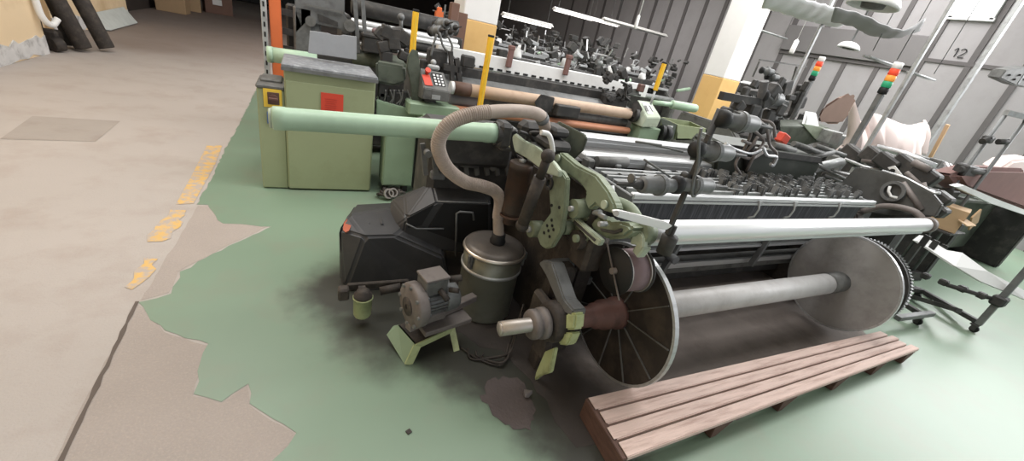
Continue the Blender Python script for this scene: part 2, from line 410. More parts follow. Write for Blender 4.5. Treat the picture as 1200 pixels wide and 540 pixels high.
# columns
def column(x, y, name):
    b = MB(); b.box((x+.28, y+.28, .87), (.56, .56, 1.74), bev=.012); b.mi = 1
    b.box((x+.28, y+.28, 3.47), (.555, .555, 3.46), bev=.012)
    return struct(b.build(name, [mat('column_ochre', (226, 178, 104), .6, var=.06, dirt=(190, 144, 84), dirt_amt=.3), mat('column_white', (228, 226, 224), .6, var=.04)]))
column(2.09, 6.48, 'column_1'); column(7.95, 6.48, 'column_2')

# ================================================================== LIGHT
def area(name, loc, size, power, col=(1, 1, 1), rot=(0, 0, 0)):
    l = bpy.data.lights.new(name, 'AREA'); l.shape = 'RECTANGLE'; l.size, l.size_y = size; l.energy = power; l.color = col
    o = bpy.data.objects.new(name, l); C.objects.link(o); o.location = loc; o.rotation_euler = rot; return o
area('skylight', (3.6, 2.4, 5.15), (7, 2.2), 430, (1, .995, .99))
area('skylight', (8.4, 5.6, 5.15), (5.5, 2.4), 600, (1, .985, .975))
area('skylight', (-1.6, 5.0, 5.15), (2.4, 5), 255, (1, .975, .95))
area('skylight', (5, 12, 5.15), (9, 2.4), 700, (1, .98, .965))
area('side_window', (11.8, .6, 3.6), (5, 2.4), 900, (.98, .99, 1), (math.radians(62), 0, math.radians(90)))
wd = bpy.data.worlds.new('hall_daylight'); bpy.context.scene.world = wd; wd.use_nodes = True
bg = wd.node_tree.nodes['Background']; bg.inputs['Color'].default_value = (.93, .96, 1, 1); bg.inputs['Strength'].default_value = 1.12
vs = bpy.context.scene.view_settings
vs.view_transform = 'Standard'; vs.look = 'None'; vs.gamma = 1; vs.exposure = -0.38; vs.use_curve_mapping = False

# ================================================================== NEAR LOOM
L1 = thing('rapier_loom', 'large green and black weaving loom in the foreground, its warp beam empty', 'loom', (2.8, 2.2, 0))
B = lambda mb, n, m, p=L1: mb.build(n, m, p)
# side frames
for x in (1.32, 4.26):
    B(MB().prism([(x, 1.5, 0), (x, 1.5, .72), (x, 1.62, .92), (x, 2.1, .98), (x, 2.85, .94), (x, 2.9, 0)], (.12, 0, 0), .015), 'side_frame', K['soot'])
b = MB(); b.box((2.85, 1.75, .66), (2.84, .12, .13), bev=.012); b.box((2.85, 1.78, .40), (2.84, .1, .1), bev=.01); B(b, 'cross_girder', K['mid'])
b = MB(); b.box((2.85, 1.675, .73), (2.8, .02, .035)); b.box((2.85, 1.68, .60), (2.8, .02, .02)); b.box((2.85, 1.715, .44), (2.8, .02, .04)); B(b, 'girder_strip', K['alu'])
b = MB(); b.bar((2.3, 1.66, .84), (2.2, 1.66, .42), .04, .03); b.cyl((2.22, 1.6, .56), (2.22, 1.7, .56), .03); b.bar((3.3, 1.66, .84), (3.2, 1.66, .42), .04, .03); B(b, 'girder_brace', K['grey'])
B(MB().box((2.85, 2.2, .5), (2.8, .5, .8), bev=.03), 'gear_trough', K['dark'])
# back rest tube
b = MB(); b.lathe([(0, 0), (.05, 0), (.053, .01), (.053, 2.92), (.05, 2.93), (0, 2.93)], (1.38, 1.2, 1.02), 'x', 32); B(b, 'back_rest_tube', K['chrome'])
b = MB(); b.box((2.84, 1.2, .962), (2.86, .045, .012), bev=.003); b.box((2.84, 1.175, .974), (2.86, .006, .03)); B(b, 'tube_carrier', K['alu'])
for x in (1.36, 4.34):
    b = MB(); b.tube(spline([(x, 1.62, .93), (x, 1.5, 1.04), (x, 1.32, 1.08), (x, 1.2, 1.02)], 6), .026, 10); b.cyl((x-.03, 1.2, 1.02), (x+.03, 1.2, 1.02), .062, seg=24)
    B(b, 'tube_arm', K['brownmetal'] if x > 2 else K['green'])
# warp stop motion
b = MB(); b.box((2.78, 1.48, 1.077), (2.56, .035, .034), bev=.006); b.box((2.78, 1.462, 1.052), (2.56, .01, .012)); B(b, 'front_rail', K['alu'])
yrows = [1.56, 1.62, 1.68, 1.74, 1.80, 1.86]
for i, y in enumerate(yrows):
    B(MB().box((2.78, y, 1.077), (2.5, .016, .03), bev=.003), 'contact_rail', K['lgrey'])
for x in (1.5, 2.1, 2.7, 3.3, 4.04):
    B(MB().box((x, 1.68, 1.057), (.022, .42, .05), bev=.004), 'rail_spacer', K['grey'])
rr = random.Random(3); b = MB()
for i, y in enumerate(yrows):
    x = 1.52
    while x < 4.02:
        if x < 2.35:
            if rr.random() < .5: b.box((x+.05, y+.03, 1.084), (.1, .03, .02))
            x += rr.choice((.13, .16, .2))
        else:
            n = rr.randint(3, 8)
            for k in range(n):
                b.box((x+k*.011, y+rr.uniform(-.006, .006), 1.1+rr.uniform(0, .012)), (.0035, .03, .06), Matrix.Rotation(rr.uniform(-.25, .25), 3, 'Y'))
            x += n*.011+rr.uniform(.04, .14)
o = B(b, 'drop_wires', K['grey']); o['kind'] = 'stuff'
b = MB(); b.box((2.78, 1.55, .93), (2.54, .02, .22)); B(b, 'hanging_yarn_sheet', K['navy'])
for u in (893, 935, 988):
    p = at(u, 234, y=1.46)
    b = MB(); b.tube([(p.x-.02, 1.455, 1.07), (p.x, 1.45, 1.02), (p.x-.012, 1.45, .97), (p.x-.05, 1.46, .955)], .007, 6); b.box((p.x-.005, 1.458, 1.06), (.04, .012, .03))
    B(b, 'rail_clip', K['lgrey'])
# harness and reed beams
b = MB(); b.box((2.85, 2.06, 1.1), (2.6, .09, .045), bev=.008); b.box((2.85, 2.02, 1.07), (2.6, .02, .03)); B(b, 'reed_beam', K['alu'])
b = MB(); b.box((2.85, 2.56, 1.1), (2.75, .14, .05), bev=.01); b.box((2.85, 2.49, 1.06), (2.75, .02, .05)); B(b, 'breast_beam', K['alu'])
B(MB().box((2.85, 2.3, 1.02), (2.7, .36, .07), bev=.01), 'sley', K['dark'])
B(MB().box((2.85, 2.3, 1.062), (2.6, .03, .02)), 'sley_rail', K['grey'])
B(MB().box((2.85, 1.97, .93), (2.6, .05, .22)), 'heald_frame', K['dark'])
for x in (1.75, 2.05, 2.6, 3.1, 3.6):
    b = MB(); b.bar((x, 1.93, .95), (x+.04, 2.02, 1.09), .03, .05); b.box((x+.02, 1.96, 1.07), (.05, .06, .05), bev=.008); B(b, 'beam_bracket', K['grey'])
b = MB(); b.cyl((1.62, 1.98, 1.09), (1.86, 1.98, 1.1), .035); b.box((1.56, 1.98, 1.08), (.06, .07, .06), bev=.01); B(b, 'spreader_motor', K['mid'])
# temple shield: dark green curved guard
gx = [at(u, v, y=1.98) for u, v in ((836, 211), (842, 176), (850, 169), (958, 184), (963, 192), (947, 219))]
B(MB().prism(gx, (0, .28, .02), .02), 'shuttle_guard', K['guard'])
ge = [at(u, v, y=1.975) for u, v in ((842, 176), (850, 168), (960, 184), (962, 192), (955, 190), (850, 176))]
B(MB().prism(ge, (0, -.02, 0), .003), 'guard_rim', K['dark'])
b = MB(); a1 = at(895, 180, y=2.4); b.box(a1+Vector((0, .1, .02)), (.3, .2, .12), bev=.03); b.cyl(at(955, 197, y=2.1), at(985, 190, y=2.1), .045); B(b, 'gripper_head', K['lgrey'])
b = MB()
for (u, v, u2, v2, r) in ((905, 170, 930, 176, .03), (930, 168, 965, 180, .022), (945, 185, 975, 178, .03), (955, 170, 990, 182, .018), (965, 205, 1010, 222, .016), (960, 195, 1000, 214, .012)):
    b.cyl(at(u, v, y=2.05), at(u2, v2, y=2.05), r)
B(b, 'gripper_linkage', K['mid'])

# ---- head at the left end
HX = 1.13
Z = lambda pts, x: [at(600+a/3.375, 160+c/3.375, x=x) for a, c in pts]
hp = MB().prism(Z([(165, 125), (192, 132), (213, 165), (208, 280), (190, 378), (155, 437), (132, 444), (112, 432), (98, 395), (118, 345), (152, 300), (145, 215)], HX), (.03, 0, 0), .006)
hole_plate = B(hp, 'head_plate', K['green'])
b = MB()
for a, c in ((158, 330), (140, 352), (160, 352), (128, 380), (145, 372), (165, 368), (150, 395), (158, 272), (188, 280)):
    p = Z([(a, c)], HX)[0]; b.cyl(p-Vector((.004, 0, 0)), p+Vector((.002, 0, 0)), .0085, seg=10)
B(b, 'plate_hole', K['blackm'], hole_plate)
b = MB()
for a, c in ((150, 185),): 
    p = Z([(a, c)], HX)[0]; b.ring(p, 'x', .035, .02, .02)
B(b, 'plate_eye', K['dark'], hole_plate)
B(MB().prism(Z([(163, 78), (188, 60), (250, 112), (330, 152), (378, 215), (402, 262), (410, 292), (392, 302), (352, 290), (328, 268), (300, 292), (285, 250), (292, 220), (270, 188), (222, 152), (212, 162), (180, 142), (168, 105)], 1.2), (.055, 0, 0), .01), 'gooseneck_arm', K['green'])
b = MB(); 
for a, c in ((367, 268), (183, 85)):
    p = Z([(a, c)], 1.19)[0]; b.cyl(p-Vector((.008, 0, 0)), p, .02, seg=16)
B(b, 'arm_pin', K['pale'])
# pale lever running from the tube to the head
pl = [(583, 153), (598, 153), (612, 164), (628, 172), (648, 190), (655, 200), (654, 207), (640, 203), (618, 186), (604, 178), (590, 168)]
B(MB().prism([at(u, v, x=1.09) for u, v in pl], (.025, 0, 0), .004), 'pale_lever', K['pale'])
# strut
s0, s1 = at(642, 183, x=1.0), at(612, 264, x=1.0)
b = MB(); b.cyl(s1, s1.lerp(s0, .72), .031); b.cyl(s1.lerp(s0, .72), s0, .022); b.sphere(s0, .034); b.sphere(s1, .036); strut = B(b, 'gas_strut', K['soot'])
# bearing bosses and links
b = MB()
for a, c, r in ((100, 365, .05), (272, 285, .048), (272, 285, .026), (228, 360, .036), (272, 402, .02)):
    p = Z([(a, c)], 1.22)[0]; b.cyl(p-Vector((.03+r*.4, 0, 0)), p+Vector((.03, 0, 0)), r, seg=24)
B(b, 'bearing_boss', K['green'])
b = MB()
for a, c, r in ((272, 285, .014), (228, 360, .016), (100, 365, .02), (393, 345, .012)):
    p = Z([(a, c)], 1.22)[0]; b.cyl(p-Vector((.07, 0, 0)), p-Vector((.03, 0, 0)), r, seg=12)
B(b, 'boss_bolt', K['lgrey'])
B(MB().prism(Z([(240, 255), (285, 240), (302, 270), (296, 330), (270, 340), (245, 320)], 1.24), (.05, 0, 0), .008), 'boss_carrier', K['green'])
B(MB().prism(Z([(205, 330), (240, 322), (290, 370), (296, 415), (262, 425), (225, 395)], 1.23), (.03, 0, 0), .008), 'lower_plate', K['green'])
B(MB().prism(Z([(228, 328), (243, 316), (352, 410), (340, 432), (322, 424)], 1.2), (.03, 0, 0), .005), 'slotted_bar', K['pale'])
B(MB().prism(Z([(240, 338), (246, 332), (330, 408), (324, 414)], 1.195), (.006, 0, 0)), 'bar_slot', K['dark'])
B(MB().prism(Z([(306, 345), (322, 322), (345, 312), (375, 338), (425, 335), (462, 345), (478, 372), (440, 402), (372, 408), (345, 388), (318, 375)], 1.26), (.09, 0, 0), .015), 'clamp_block', K['green'])
B(MB().prism(Z([(345, 362), (400, 372), (430, 362), (432, 375), (400, 386), (350, 374)], 1.25), (.02, 0, 0), .003), 'clamp_groove', K['dark'])
B(MB().prism(Z([(468, 348), (492, 352), (520, 398), (520, 440), (505, 445), (490, 428), (462, 424), (478, 385)], 1.32), (.03, 0, 0), .006), 'claw', K['pale'])
cb = at(752, 292, x=1.36)
B(MB().box(cb, (.05, .05, .07), Matrix.Rotation(.3, 3, 'X'), bev=.008), 'claw_block', K['pale'])
b = MB()
for (p, q, r) in (((215, 180), (222, 255), .012), ((225, 255), (260, 235), .012), ((255, 205), (275, 215), .016), ((260, 420), (258, 450), .008), ((300, 300), (350, 300), .014), ((395, 195), (400, 240), .012), ((330, 300), (370, 320), .012), ((130, 55), (150, 90), .016)):
    A, Bp = Z([p, q], 1.27); b.cyl(A, Bp, r, seg=10)
B(b, 'head_linkage', K['lgrey'])
b = MB(); b.box((1.3, 1.58, .93), (.1, .28, .34), bev=.02); b.box((1.3, 1.45, .78), (.12, .16, .2), bev=.02); b.cyl((1.2, 1.45, .84), (1.38, 1.45, .84), .05); B(b, 'head_casting', K['soot'])
# green panel above the head
gp = [at(u, v, x=1.36) for u, v in ((647, 176), (649, 147), (654, 142), (684, 157), (687, 162), (682, 176), (672, 186))]
gpan = B(MB().prism(gp, (.015, 0, 0), .004), 'head_cover_panel', K['dgreen'])
# dark oil tank with cap
tq = at(612, 190, y=1.93); tk = Vector((tq.x, 1.93, tq.z-1.045)); b = MB(); b.lathe([(0, .66), (.036, .66), (.04, .72), (.062, .73), (.066, .75), (.066, 1.0), (.068, 1.0), (.068, 1.04), (.06, 1.045), (0, 1.045)], tk, 'z', 28)
tank = B(b, 'vacuum_tank', K['tank'])
b = MB(); b.lathe([(0, 1.04), (.02, 1.04), (.02, 1.06), (0, 1.065)], tk, 'z', 14); B(b, 'tank_cap', K['lgrey'], tank)
b = MB(); b.ring(tk+Vector((0, 0, .72)), 'z', .069, .05, .012); B(b, 'tank_band', K['kraftd'], tank)
# bearing bracket that carries the beam
BZ = lambda pts, x: [at(560+a/3.375, 300+c/3.375, x=x) for a, c in pts]
B(MB().prism(BZ([(238, 28), (258, 14), (292, 26), (340, 170), (378, 215), (372, 240), (345, 228), (318, 196), (268, 78)], 1.11), (.08, 0, 0), .008), 'bearing_arm', K['grey'])
B(MB().prism(BZ([(346, 224), (386, 226), (380, 292), (344, 294)], 1.1), (.06, 0, 0), .01), 'bearing_cap', K['ygreen'])
B(MB().prism(BZ([(326, 300), (372, 304), (350, 354), (316, 350)], 1.1), (.06, 0, 0), .008), 'bearing_clamp', K['ygreen'])
B(MB().prism(BZ([(262, 378), (302, 362), (282, 462), (244, 474), (222, 492), (228, 458)], 1.12), (.03, 0, 0), .006), 'bearing_foot', K['ygreen'])
c0 = Vector((1.12, 1.31, .46))
b = MB(); b.lathe([(.045, 0), (.098, 0), (.106, .02), (.106, .07), (.09, .085), (.045, .085)], (1.06, 1.3, .455), 'x', 30); b.box((1.1, 1.4, .42), (.06, .22, .2), bev=.02); B(b, 'bearing_housing', K['soot'])
b = MB(); b.box((1.16, 1.42, .3), (.06, .12, .34), Matrix.Rotation(-.15, 3, 'X'), bev=.01); b.box((1.22, 1.5, .56), (.14, .1, .2), bev=.02); b.box((1.2, 1.44, .1), (.1, .1, .2), bev=.01); B(b, 'bracket_leg', K['soot'])
b = MB(); b.box((1.34, 1.56, .62), (.3, .06, .05), bev=.006); b.box((1.36, 1.56, .5), (.26, .05, .05), bev=.006); B(b, 'bracket_crosspiece', K['grey'])
# tube to the left (blowing duct)
b = MB(); t0, t1 = Vector((-.135, 2.02, 1.165)), Vector((.92, 2.02, 1.195))
b.lathe([(0, 0), (.045, 0), (.051, .006), (.051, .05), (.049, .055), (.050, .98), (.053, 1.0), (.053, 1.055), (0, 1.055)], t0, t1-t0, 36)
duct = B(b, 'exhaust_duct', K['mint'])
b = MB(); b.lathe([(.0, -.012), (.04, -.012), (.044, 0), (0, 0)], t0, t1-t0, 30); B(b, 'duct_end_cap', K['pale'], duct)
b = MB(); b.ring(t0.lerp(t1, 1.01), t1-t0, .062, .04, .03); b.box(t1+Vector((.04, 0, 0)), (.08, .12, .14), bev=.02); B(b, 'duct_clamp', K['dark'])
# gearbox and black drive covers
b = MB(); b.box((1.05, 2.72, .62), (.66, .42, .9), bev=.04); b.box((.98, 2.5, .98), (.5, .3, .22), bev=.03); B(b, 'gearbox', K['dark'])
b = MB(); b.box((.72, 2.62, 1.04), (.16, .12, .1), bev=.01); b.box((1.15, 2.3, 1.08), (.16, .14, .1), bev=.02); b.box((1.18, 1.95, 1.12), (.1, .16, .1), bev=.015); B(b, 'terminal_block', K['mid'])
b = MB(); b.box(at(630, 187, y=2.3), (.12, .08, .06), bev=.008); b.box(at(598, 158, y=2.2), (.05, .1, .1), bev=.01); b.cyl(at(540, 190, y=2.4), at(560, 192, y=2.4), .03); b.box(at(513, 205, y=2.5), (.1, .05, .06), bev=.01); B(b, 'valve_block', K['grey'])
b = MB()
for k in range(9):
    u = 495+k*12; b.bar(at(u, 168, y=2.45), at(u+4, 205, y=2.45), .02, .03)
for k in range(6):
    p = at(500+k*15, 178+8*(k % 3), y=2.42); b.cyl(p, p+Vector((0, -.05, 0)), .022, seg=10)
B(b, 'gearbox_fitting', K['mid'])
b = MB()
for s in range(5):
    r = random.Random(s); pts = [at(600+s*14+r.uniform(-8, 8), 150+k*12+r.uniform(-6, 6), y=2.0+k*.02) for k in range(4)]
    b.tube(spline(pts, 5), .011, 8)
b.box(at(650, 152, y=1.95), (.1, .18, .05), bev=.015); b.box(at(625, 150, y=2.1), (.18, .12, .08), bev=.03); b.box(at(648, 168, y=1.9), (.14, .2, .06), bev=.02)
B(b, 'selvedge_mechanism', K['dark'])
b = MB(); b.tube(spline([at(u, v, y=1.8) for u, v in ((634, 155), (642, 157), (646, 165), (648, 178))], 6), .014, 8); B(b, 'white_elbow', K['white'])
# cover: left lobe, step and hump
fy, by = 2.3, 2.78
lob = [at(404, 340, y=fy), at(470, 352, y=fy-.02), at(398, 330, y=fy+.06), at(397, 268, y=2.42), at(408, 252, y=2.55), at(416, 239, y=by), at(452, 237, y=by), at(427, 277, y=fy), at(462, 276, y=fy), at(488, 290, y=fy), at(520, 302, y=fy), at(530, 352, y=fy)]
lob += [Vector((p.x, by, .06)) for p in (at(404, 330, y=by),)] + [Vector((.95, by, .06)), Vector((.9, by, .45))]
cover = B(MB().hull(lob, .018, 3), 'drive_cover', K['black'])
hum = [at(476, 256, y=2.36), at(470, 282, y=2.36), at(512, 237, y=2.36), at(575, 238, y=2.36), at(506, 214, y=2.56), at(474, 231, y=2.58), at(458, 233, y=2.68), at(455, 270, y=2.5), at(560, 218, y=2.56), at(575, 228, y=2.5)]
hum += [Vector((p.x, 2.72, p.z-.06)) for p in (at(470, 240, y=2.6), at(506, 218, y=2.6), at(565, 222, y=2.6))] + [at(575, 300, y=2.36), at(488, 290, y=2.36), Vector((.6, 2.8, .2)), Vector((1.1, 2.8, .2))]
hump = B(MB().hull(hum, .012, 2), 'gear_cover', K['black'])
b = MB()
for seg in ([(428, 263), (436, 246), (444, 246), (448, 264)],):
    b.tube(spline([at(u, v, y=2.5)+Vector((0, 0, .0)) for u, v in seg], 6), .01, 6)
pz = [at(u, v, y=2.347) for u, v in ((481, 255), (512, 240), (496, 262), (478, 268))]
B(MB().prism([at(u, v, y=2.352) for u, v in ((477, 256), (510, 238), (494, 264), (478, 267))], (0, .006, 0)), 'cover_recess', K['blackm'], hump)
B(MB().prism([at(u, v, y=2.352) for u, v in ((520, 238), (572, 240), (572, 296), (500, 270))], (0, .006, 0)), 'cover_window', K['blackm'], hump)
b = MB(); b.tube([at(u, v, y=2.33) for u, v in ((476, 262), (488, 268), (520, 268))], .006, 6); b.tube([at(u, v, y=2.33) for u, v in ((534, 300), (535, 250), (539, 248), (554, 249), (555, 258))], .008, 6); b.tube([at(u, v, y=2.34) for u, v in ((513, 236), (540, 237), (572, 238))], .006, 6)
B(b, 'cover_edge', K['grey'], hump)
lg = [at(u, v, y=2.5) for u, v in ((402, 270), (404, 262), (409, 259), (412, 263), (410, 270), (405, 273))]
def on_plane(u, v, a, b, c):
    n = (b-a).cross(c-a).normalized(); d = FW + RT*((u-600)/FPX) + UP*((270-v)/FPX); o = Vector((0, 0, CH))
    t = (a-o).dot(n)/d.dot(n); return o+d*t, (n if n.dot(d) < 0 else -n)
A3 = (at(397, 268, y=2.42), at(416, 239, y=by), at(427, 277, y=fy))
def decal(px, m, name, parent, off=.008, th=.004):
    pts = []; n = None
    for u, v in px:
        p, n = on_plane(u, v, *A3); pts.append(p+n*off)
    return B(MB().prism(pts, n*th), name, m, parent)
decal([(402, 271), (403, 263), (407, 258), (411, 259), (412, 265), (409, 272), (405, 274)], K['logo'], 'round_badge', cover)
decal([(410, 257), (412, 251), (414, 252), (413, 259)], K['grey'], 'badge_mark', cover)
tp = (at(416, 239, y=by), at(452, 237, y=by), at(427, 277, y=fy))
b = MB()
ridge = []
for u, v in ((433, 264), (430, 252), (433, 245), (440, 244), (444, 250), (448, 264)):
    p, n = on_plane(u, v, *tp); ridge.append(p+n*.004)
b.tube(spline(ridge, 5), .009, 6); B(b, 'cover_ridge', K['black'], cover)
# filter bowl hanging at the lower left
fb = at(425, 357, y=1.98)
b = MB(); b.lathe([(0, -.08), (.042, -.077), (.05, -.06), (.052, .05), (.056, .05), (.056, .06), (0, .06)], fb, 'z', 22); bowl = B(b, 'filter_bowl', K['ygreen'])
b = MB(); b.lathe([(0, .06), (.052, .06), (.052, .075), (.036, .082), (.036, .1), (0, .105)], fb, 'z', 22); B(b, 'filter_cap', K['soot'], bowl)
b = MB(); b.box(fb+Vector((.1, .09, .07)), (.36, .02, .05), bev=.008); b.box(fb+Vector((-.1, .06, .05)), (.06, .06, .08), bev=.01); b.box(fb+Vector((0, .06, .06)), (.04, .1, .04)); b.cyl(fb+Vector((.1, .05, .05)), fb+Vector((.22, .05, .07)), .025); B(b, 'filter_bracket', K['soot'], bowl)

# ---- head at the right end
RX = 4.42
def pp(pts, x): return [at(u, v, x=x) for u, v in pts]
B(MB().prism(pp([(985, 214), (1003, 196), (1030, 200), (1062, 209), (1092, 226), (1104, 240), (1096, 254), (1070, 252), (1040, 252), (995, 246)], RX), (.05, 0, 0), .008), 'end_plate', K['dgrey'])
q = at(1048, 224, x=RX)
b = MB(); b.ring(q-Vector((.01, 0, 0)), 'x', .085, .06, .05); B(b, 'end_plate_ring', K['grey'])
b = MB(); b.tube([at(1043, 218, x=RX-.03), at(1041, 224, x=RX-.03), at(1044, 230, x=RX-.03), at(1052, 232, x=RX-.03)], .012, 6); B(b, 'ring_shine_strip', K['white'])
b = MB(); b.tube(pp([(1034, 200), (1060, 208), (1094, 226), (1102, 226)], RX+.02), .012, 6); B(b, 'plate_edge', K['alu'])
b = MB(); b.tube(pp([(990, 186), (1012, 195), (1034, 200)], RX+.3), .014, 6); b.tube(pp([(975, 200), (1000, 206), (1015, 214)], RX+.05), .014, 6); b.tube(pp([(1028, 172), (1060, 180), (1096, 195)], RX+.7), .03, 6); B(b, 'end_linkage', K['alu'])
b = MB()
for (u, v, s, x) in ((1015, 205, .09, 4.5), (1040, 190, .12, 4.7), (1062, 195, .14, 4.75), (1085, 205, .12, 4.7), (1025, 185, .14, 4.8), (1000, 182, .14, 4.9), (1075, 232, .09, 4.5), (1098, 245, .09, 4.55), (1105, 232, .08, 4.6), (985, 222, .08, 4.45)):
    b.box(at(u, v, x=x), (.12, s*1.6, s), Matrix.Rotation(.35, 3, 'X'), bev=.015)
B(b, 'end_gear_housing', K['dark'])
b = MB()
for (u, v, u2, v2, x, r) in ((1062, 202, 1084, 222, 4.6, .02), (1070, 190, 1090, 200, 4.65, .03), (1082, 214, 1090, 245, 4.5, .018), (1010, 188, 1045, 192, 4.75, .02), (1058, 214, 1080, 246, 4.42, .022), (1060, 246, 1040, 243, 4.4, .012)):
    b.cyl(at(u, v, x=x), at(u2, v2, x=x), r, seg=10)
B(b, 'end_lever', K['brownmetal'])
b = MB(); b.prism(pp([(1040, 196), (1048, 194), (1066, 216), (1060, 220)], 4.6), (.02, 0, 0)); B(b, 'white_link_plate', K['white'])
b = MB()
for (u, v) in ((1043, 198), (1050, 206), (1057, 213)): b.cyl(at(u+2, v+2, x=4.58)+Vector((0, 0, 0)), at(u+2, v+2, x=4.58)+Vector((.03, 0, 0)), .018, seg=10)
B(b, 'link_hole', K['blackm'])
b = MB(); b.box((4.5, 1.9, .5), (.3, .5, .9), bev=.04); b.box((4.45, 2.5, .6), (.2, .6, .9), bev=.03); B(b, 'end_gearbox', K['dark'])

# ================================================================== WARP BEAM
WB = thing('warp_beam', 'empty warp beam with pale barrel between two large round flanges, low across the near loom', 'warp beam', (2.7, 1.3, .06))
ax = lambda x: Vector((x, 1.3, .453))
b = MB(); b.cyl(ax(1.535), ax(3.85), .08, seg=40); B(b, 'barrel', K['barrel'], WB)
b = MB(); b.cyl(ax(3.62), ax(3.85), .0815, seg=40); B(b, 'barrel_sleeve', K['mid'], WB)
def flange(x, m, face):
    b = MB(); b.lathe([(.03, -.012), (.385, -.012), (.385, .012), (.03, .012), (.03, -.012)], ax(x), 'x', 64, False); f = B(b, 'flange', m, WB)
    b = MB(); b.ring(ax(x), 'x', .395, .38, .026, 64); B(b, 'flange_rim', K['alu'], f); return f
fl = flange(1.53, K['discb'], -1); fr = flange(3.84, K['disc'], 1)
b = MB()
for k in range(11):
    a = 2*PI*k/11+.1; u = Vector((0, math.cos(a), math.sin(a)))
    b.bar(ax(1.512)+u*.09, ax(1.512)+u*.375, .006, .008, up=(1, 0, 0))
B(b, 'flange_rib', K['mid'], fl)
b = MB(); b.lathe([(.03, 0), (.05, 0), (.056, .03), (.056, .1), (.07, .12), (.07, .16), (.082, .17), (.082, .25), (.09, .26), (.09, .29), (.03, .29)], ax(1.23), 'x', 34); B(b, 'hub', K['rust'], WB)
b = MB(); b.cyl(ax(.8), ax(1.3), .036, seg=28); b.lathe([(0, -.003), (.02, -.003), (.028, 0), (.036, .01), (0, .01)], ax(.795), 'x', 28); B(b, 'journal', K['steel'], WB)
b = MB(); b.lathe([(.036, 0), (.07, 0), (.075, .01), (.075, .035), (.056, .04), (.056, .05), (.08, .055), (.08, .085), (.036, .09)], ax(.96), 'x', 30); B(b, 'journal_collar', K['brownmetal'], WB)
# toothed wheel and second dark disc at the far end
b = MB(); n = 90; pts = []
for k in range(n*2):
    a = 2*PI*k/(n*2); r = .36 if (k//1) % 2 else .345; pts.append(ax(4.08)+Vector((0, math.cos(a)*r, math.sin(a)*r)))
b.prism(pts, (.035, 0, 0)); B(b, 'gear', K['grey'], WB)
b = MB(); b.lathe([(.03, 0), (.37, 0), (.37, .02), (.03, .02)], ax(3.99), 'x', 48, False); b.cyl(ax(3.88), ax(4.24), .06); B(b, 'gear_web', K['dark'], WB)
# small yarn spool
SP = thing('yarn_spool', 'small flanged spool of dull red yarn above the near beam flange', 'spool', (1.41, 1.12, .55))
sc_, sd = at(737, 316, x=1.4), Vector((1, 0, 0))
b = MB(); b.cyl(sc_-sd*.075, sc_+sd*.045, .105, seg=30); B(b, 'yarn', K['yarn'], SP)
for k, x in enumerate((-.09, .05)):
    b = MB(); b.lathe([(.02, 0), (.114, 0), (.117, .006), (.114, .012), (.02, .012)], sc_+sd*x, 'x', 36); B(b, 'spool_flange', K['blackm'] if k == 0 else K['dark'], SP)
for x in (-.074, .042):
    b = MB(); b.ring(sc_+sd*x, 'x', .112, .09, .006); B(b, 'yarn_edge', K['steel'], SP)
b = MB(); b.cyl(sc_-sd*.11, sc_+sd*.1, .016); b.bar(sc_+Vector((-.1, .1, .1)), sc_+Vector((-.1, -.1, -.1)), .006, .006); B(b, 'spool_spindle', K['brownmetal'], SP)

# ================================================================== CANISTER, HOSE, MOTOR
cx, cyy = 1.05, 2.0
CN = thing('dust_canister', 'round steel dust canister with dark lid and clamp ring beside the blower motor', 'canister', (cx, cyy, 0))
b = MB(); b.lathe([(0, .004), (.174, .004), (.184, .012), (.186, .02), (.184, .03), (.186, .34), (.194, .352), (.194, .366), (.188, .375), (.188, .47), (0, .47)], (cx, cyy, 0), 'z', 48); B(b, 'body', K['can'], CN)
b = MB(); b.lathe([(.184, .47), (.194, .475), (.188, .5), (.156, .512), (.08, .525), (0, .528)], (cx, cyy, 0), 'z', 48); lid = B(b, 'lid', K['canlid'], CN)
b = MB(); b.lathe([(.187, .462), (.198, .466), (.202, .476), (.198, .487), (.187, .49)], (cx, cyy, 0), 'z', 48); B(b, 'clamp_ring', K['rim'], CN)
b = MB(); b.lathe([(.184, .345), (.1965, .35), (.1965, .368), (.184, .374)], (cx, cyy, 0), 'z', 48); B(b, 'body_band', K['alu'], CN)
b = MB(); b.lathe([(.03, .5), (.048, .52), (.05, .545), (.043, .56), (.043, .59), (.03, .59)], (cx-.0, cyy-.02, 0), 'z', 24); B(b, 'inlet_collar', K['blackm'], lid)
for a in (-2.75, -.35, 1.2):
    d = Vector((math.cos(a), math.sin(a), 0)); p = Vector((cx, cyy, .43))+d*.196
    b = MB(); b.box(p, (.02, .035, .1), Matrix.Rotation(a, 3, 'Z'), bev=.004); b.box(p+d*.012+Vector((0, 0, .02)), (.016, .02, .05), Matrix.Rotation(a, 3, 'Z'), bev=.003); B(b, 'latch', K['mid'], CN)
HS = thing('suction_hose', 'grey ribbed flexible hose curving from the canister lid up over the green duct', 'hose', (cx, cyy-.02, .56))
hp = [Vector((cx, cyy-.02, .575)), at(584, 255, y=1.98), at(586, 235, y=1.96), at(580, 224, y=1.95), at(565, 218, y=1.93), at(545, 213, y=1.92), at(526, 199, y=1.9), at(516, 182, y=1.88), at(514, 165, y=1.86), at(524, 147, y=1.85), at(545, 136, y=1.85), at(575, 131, y=1.86), at(605, 130, y=1.88), at(628, 133, y=1.9), at(636, 140, y=1.92), at(640, 156, y=1.95)]
path = spline(hp, 14); n = len(path)
rad = [.031]*n
b = MB(); b.tube(path, .033, 14); B(b, 'hose_pipe', K['hose'], HS)
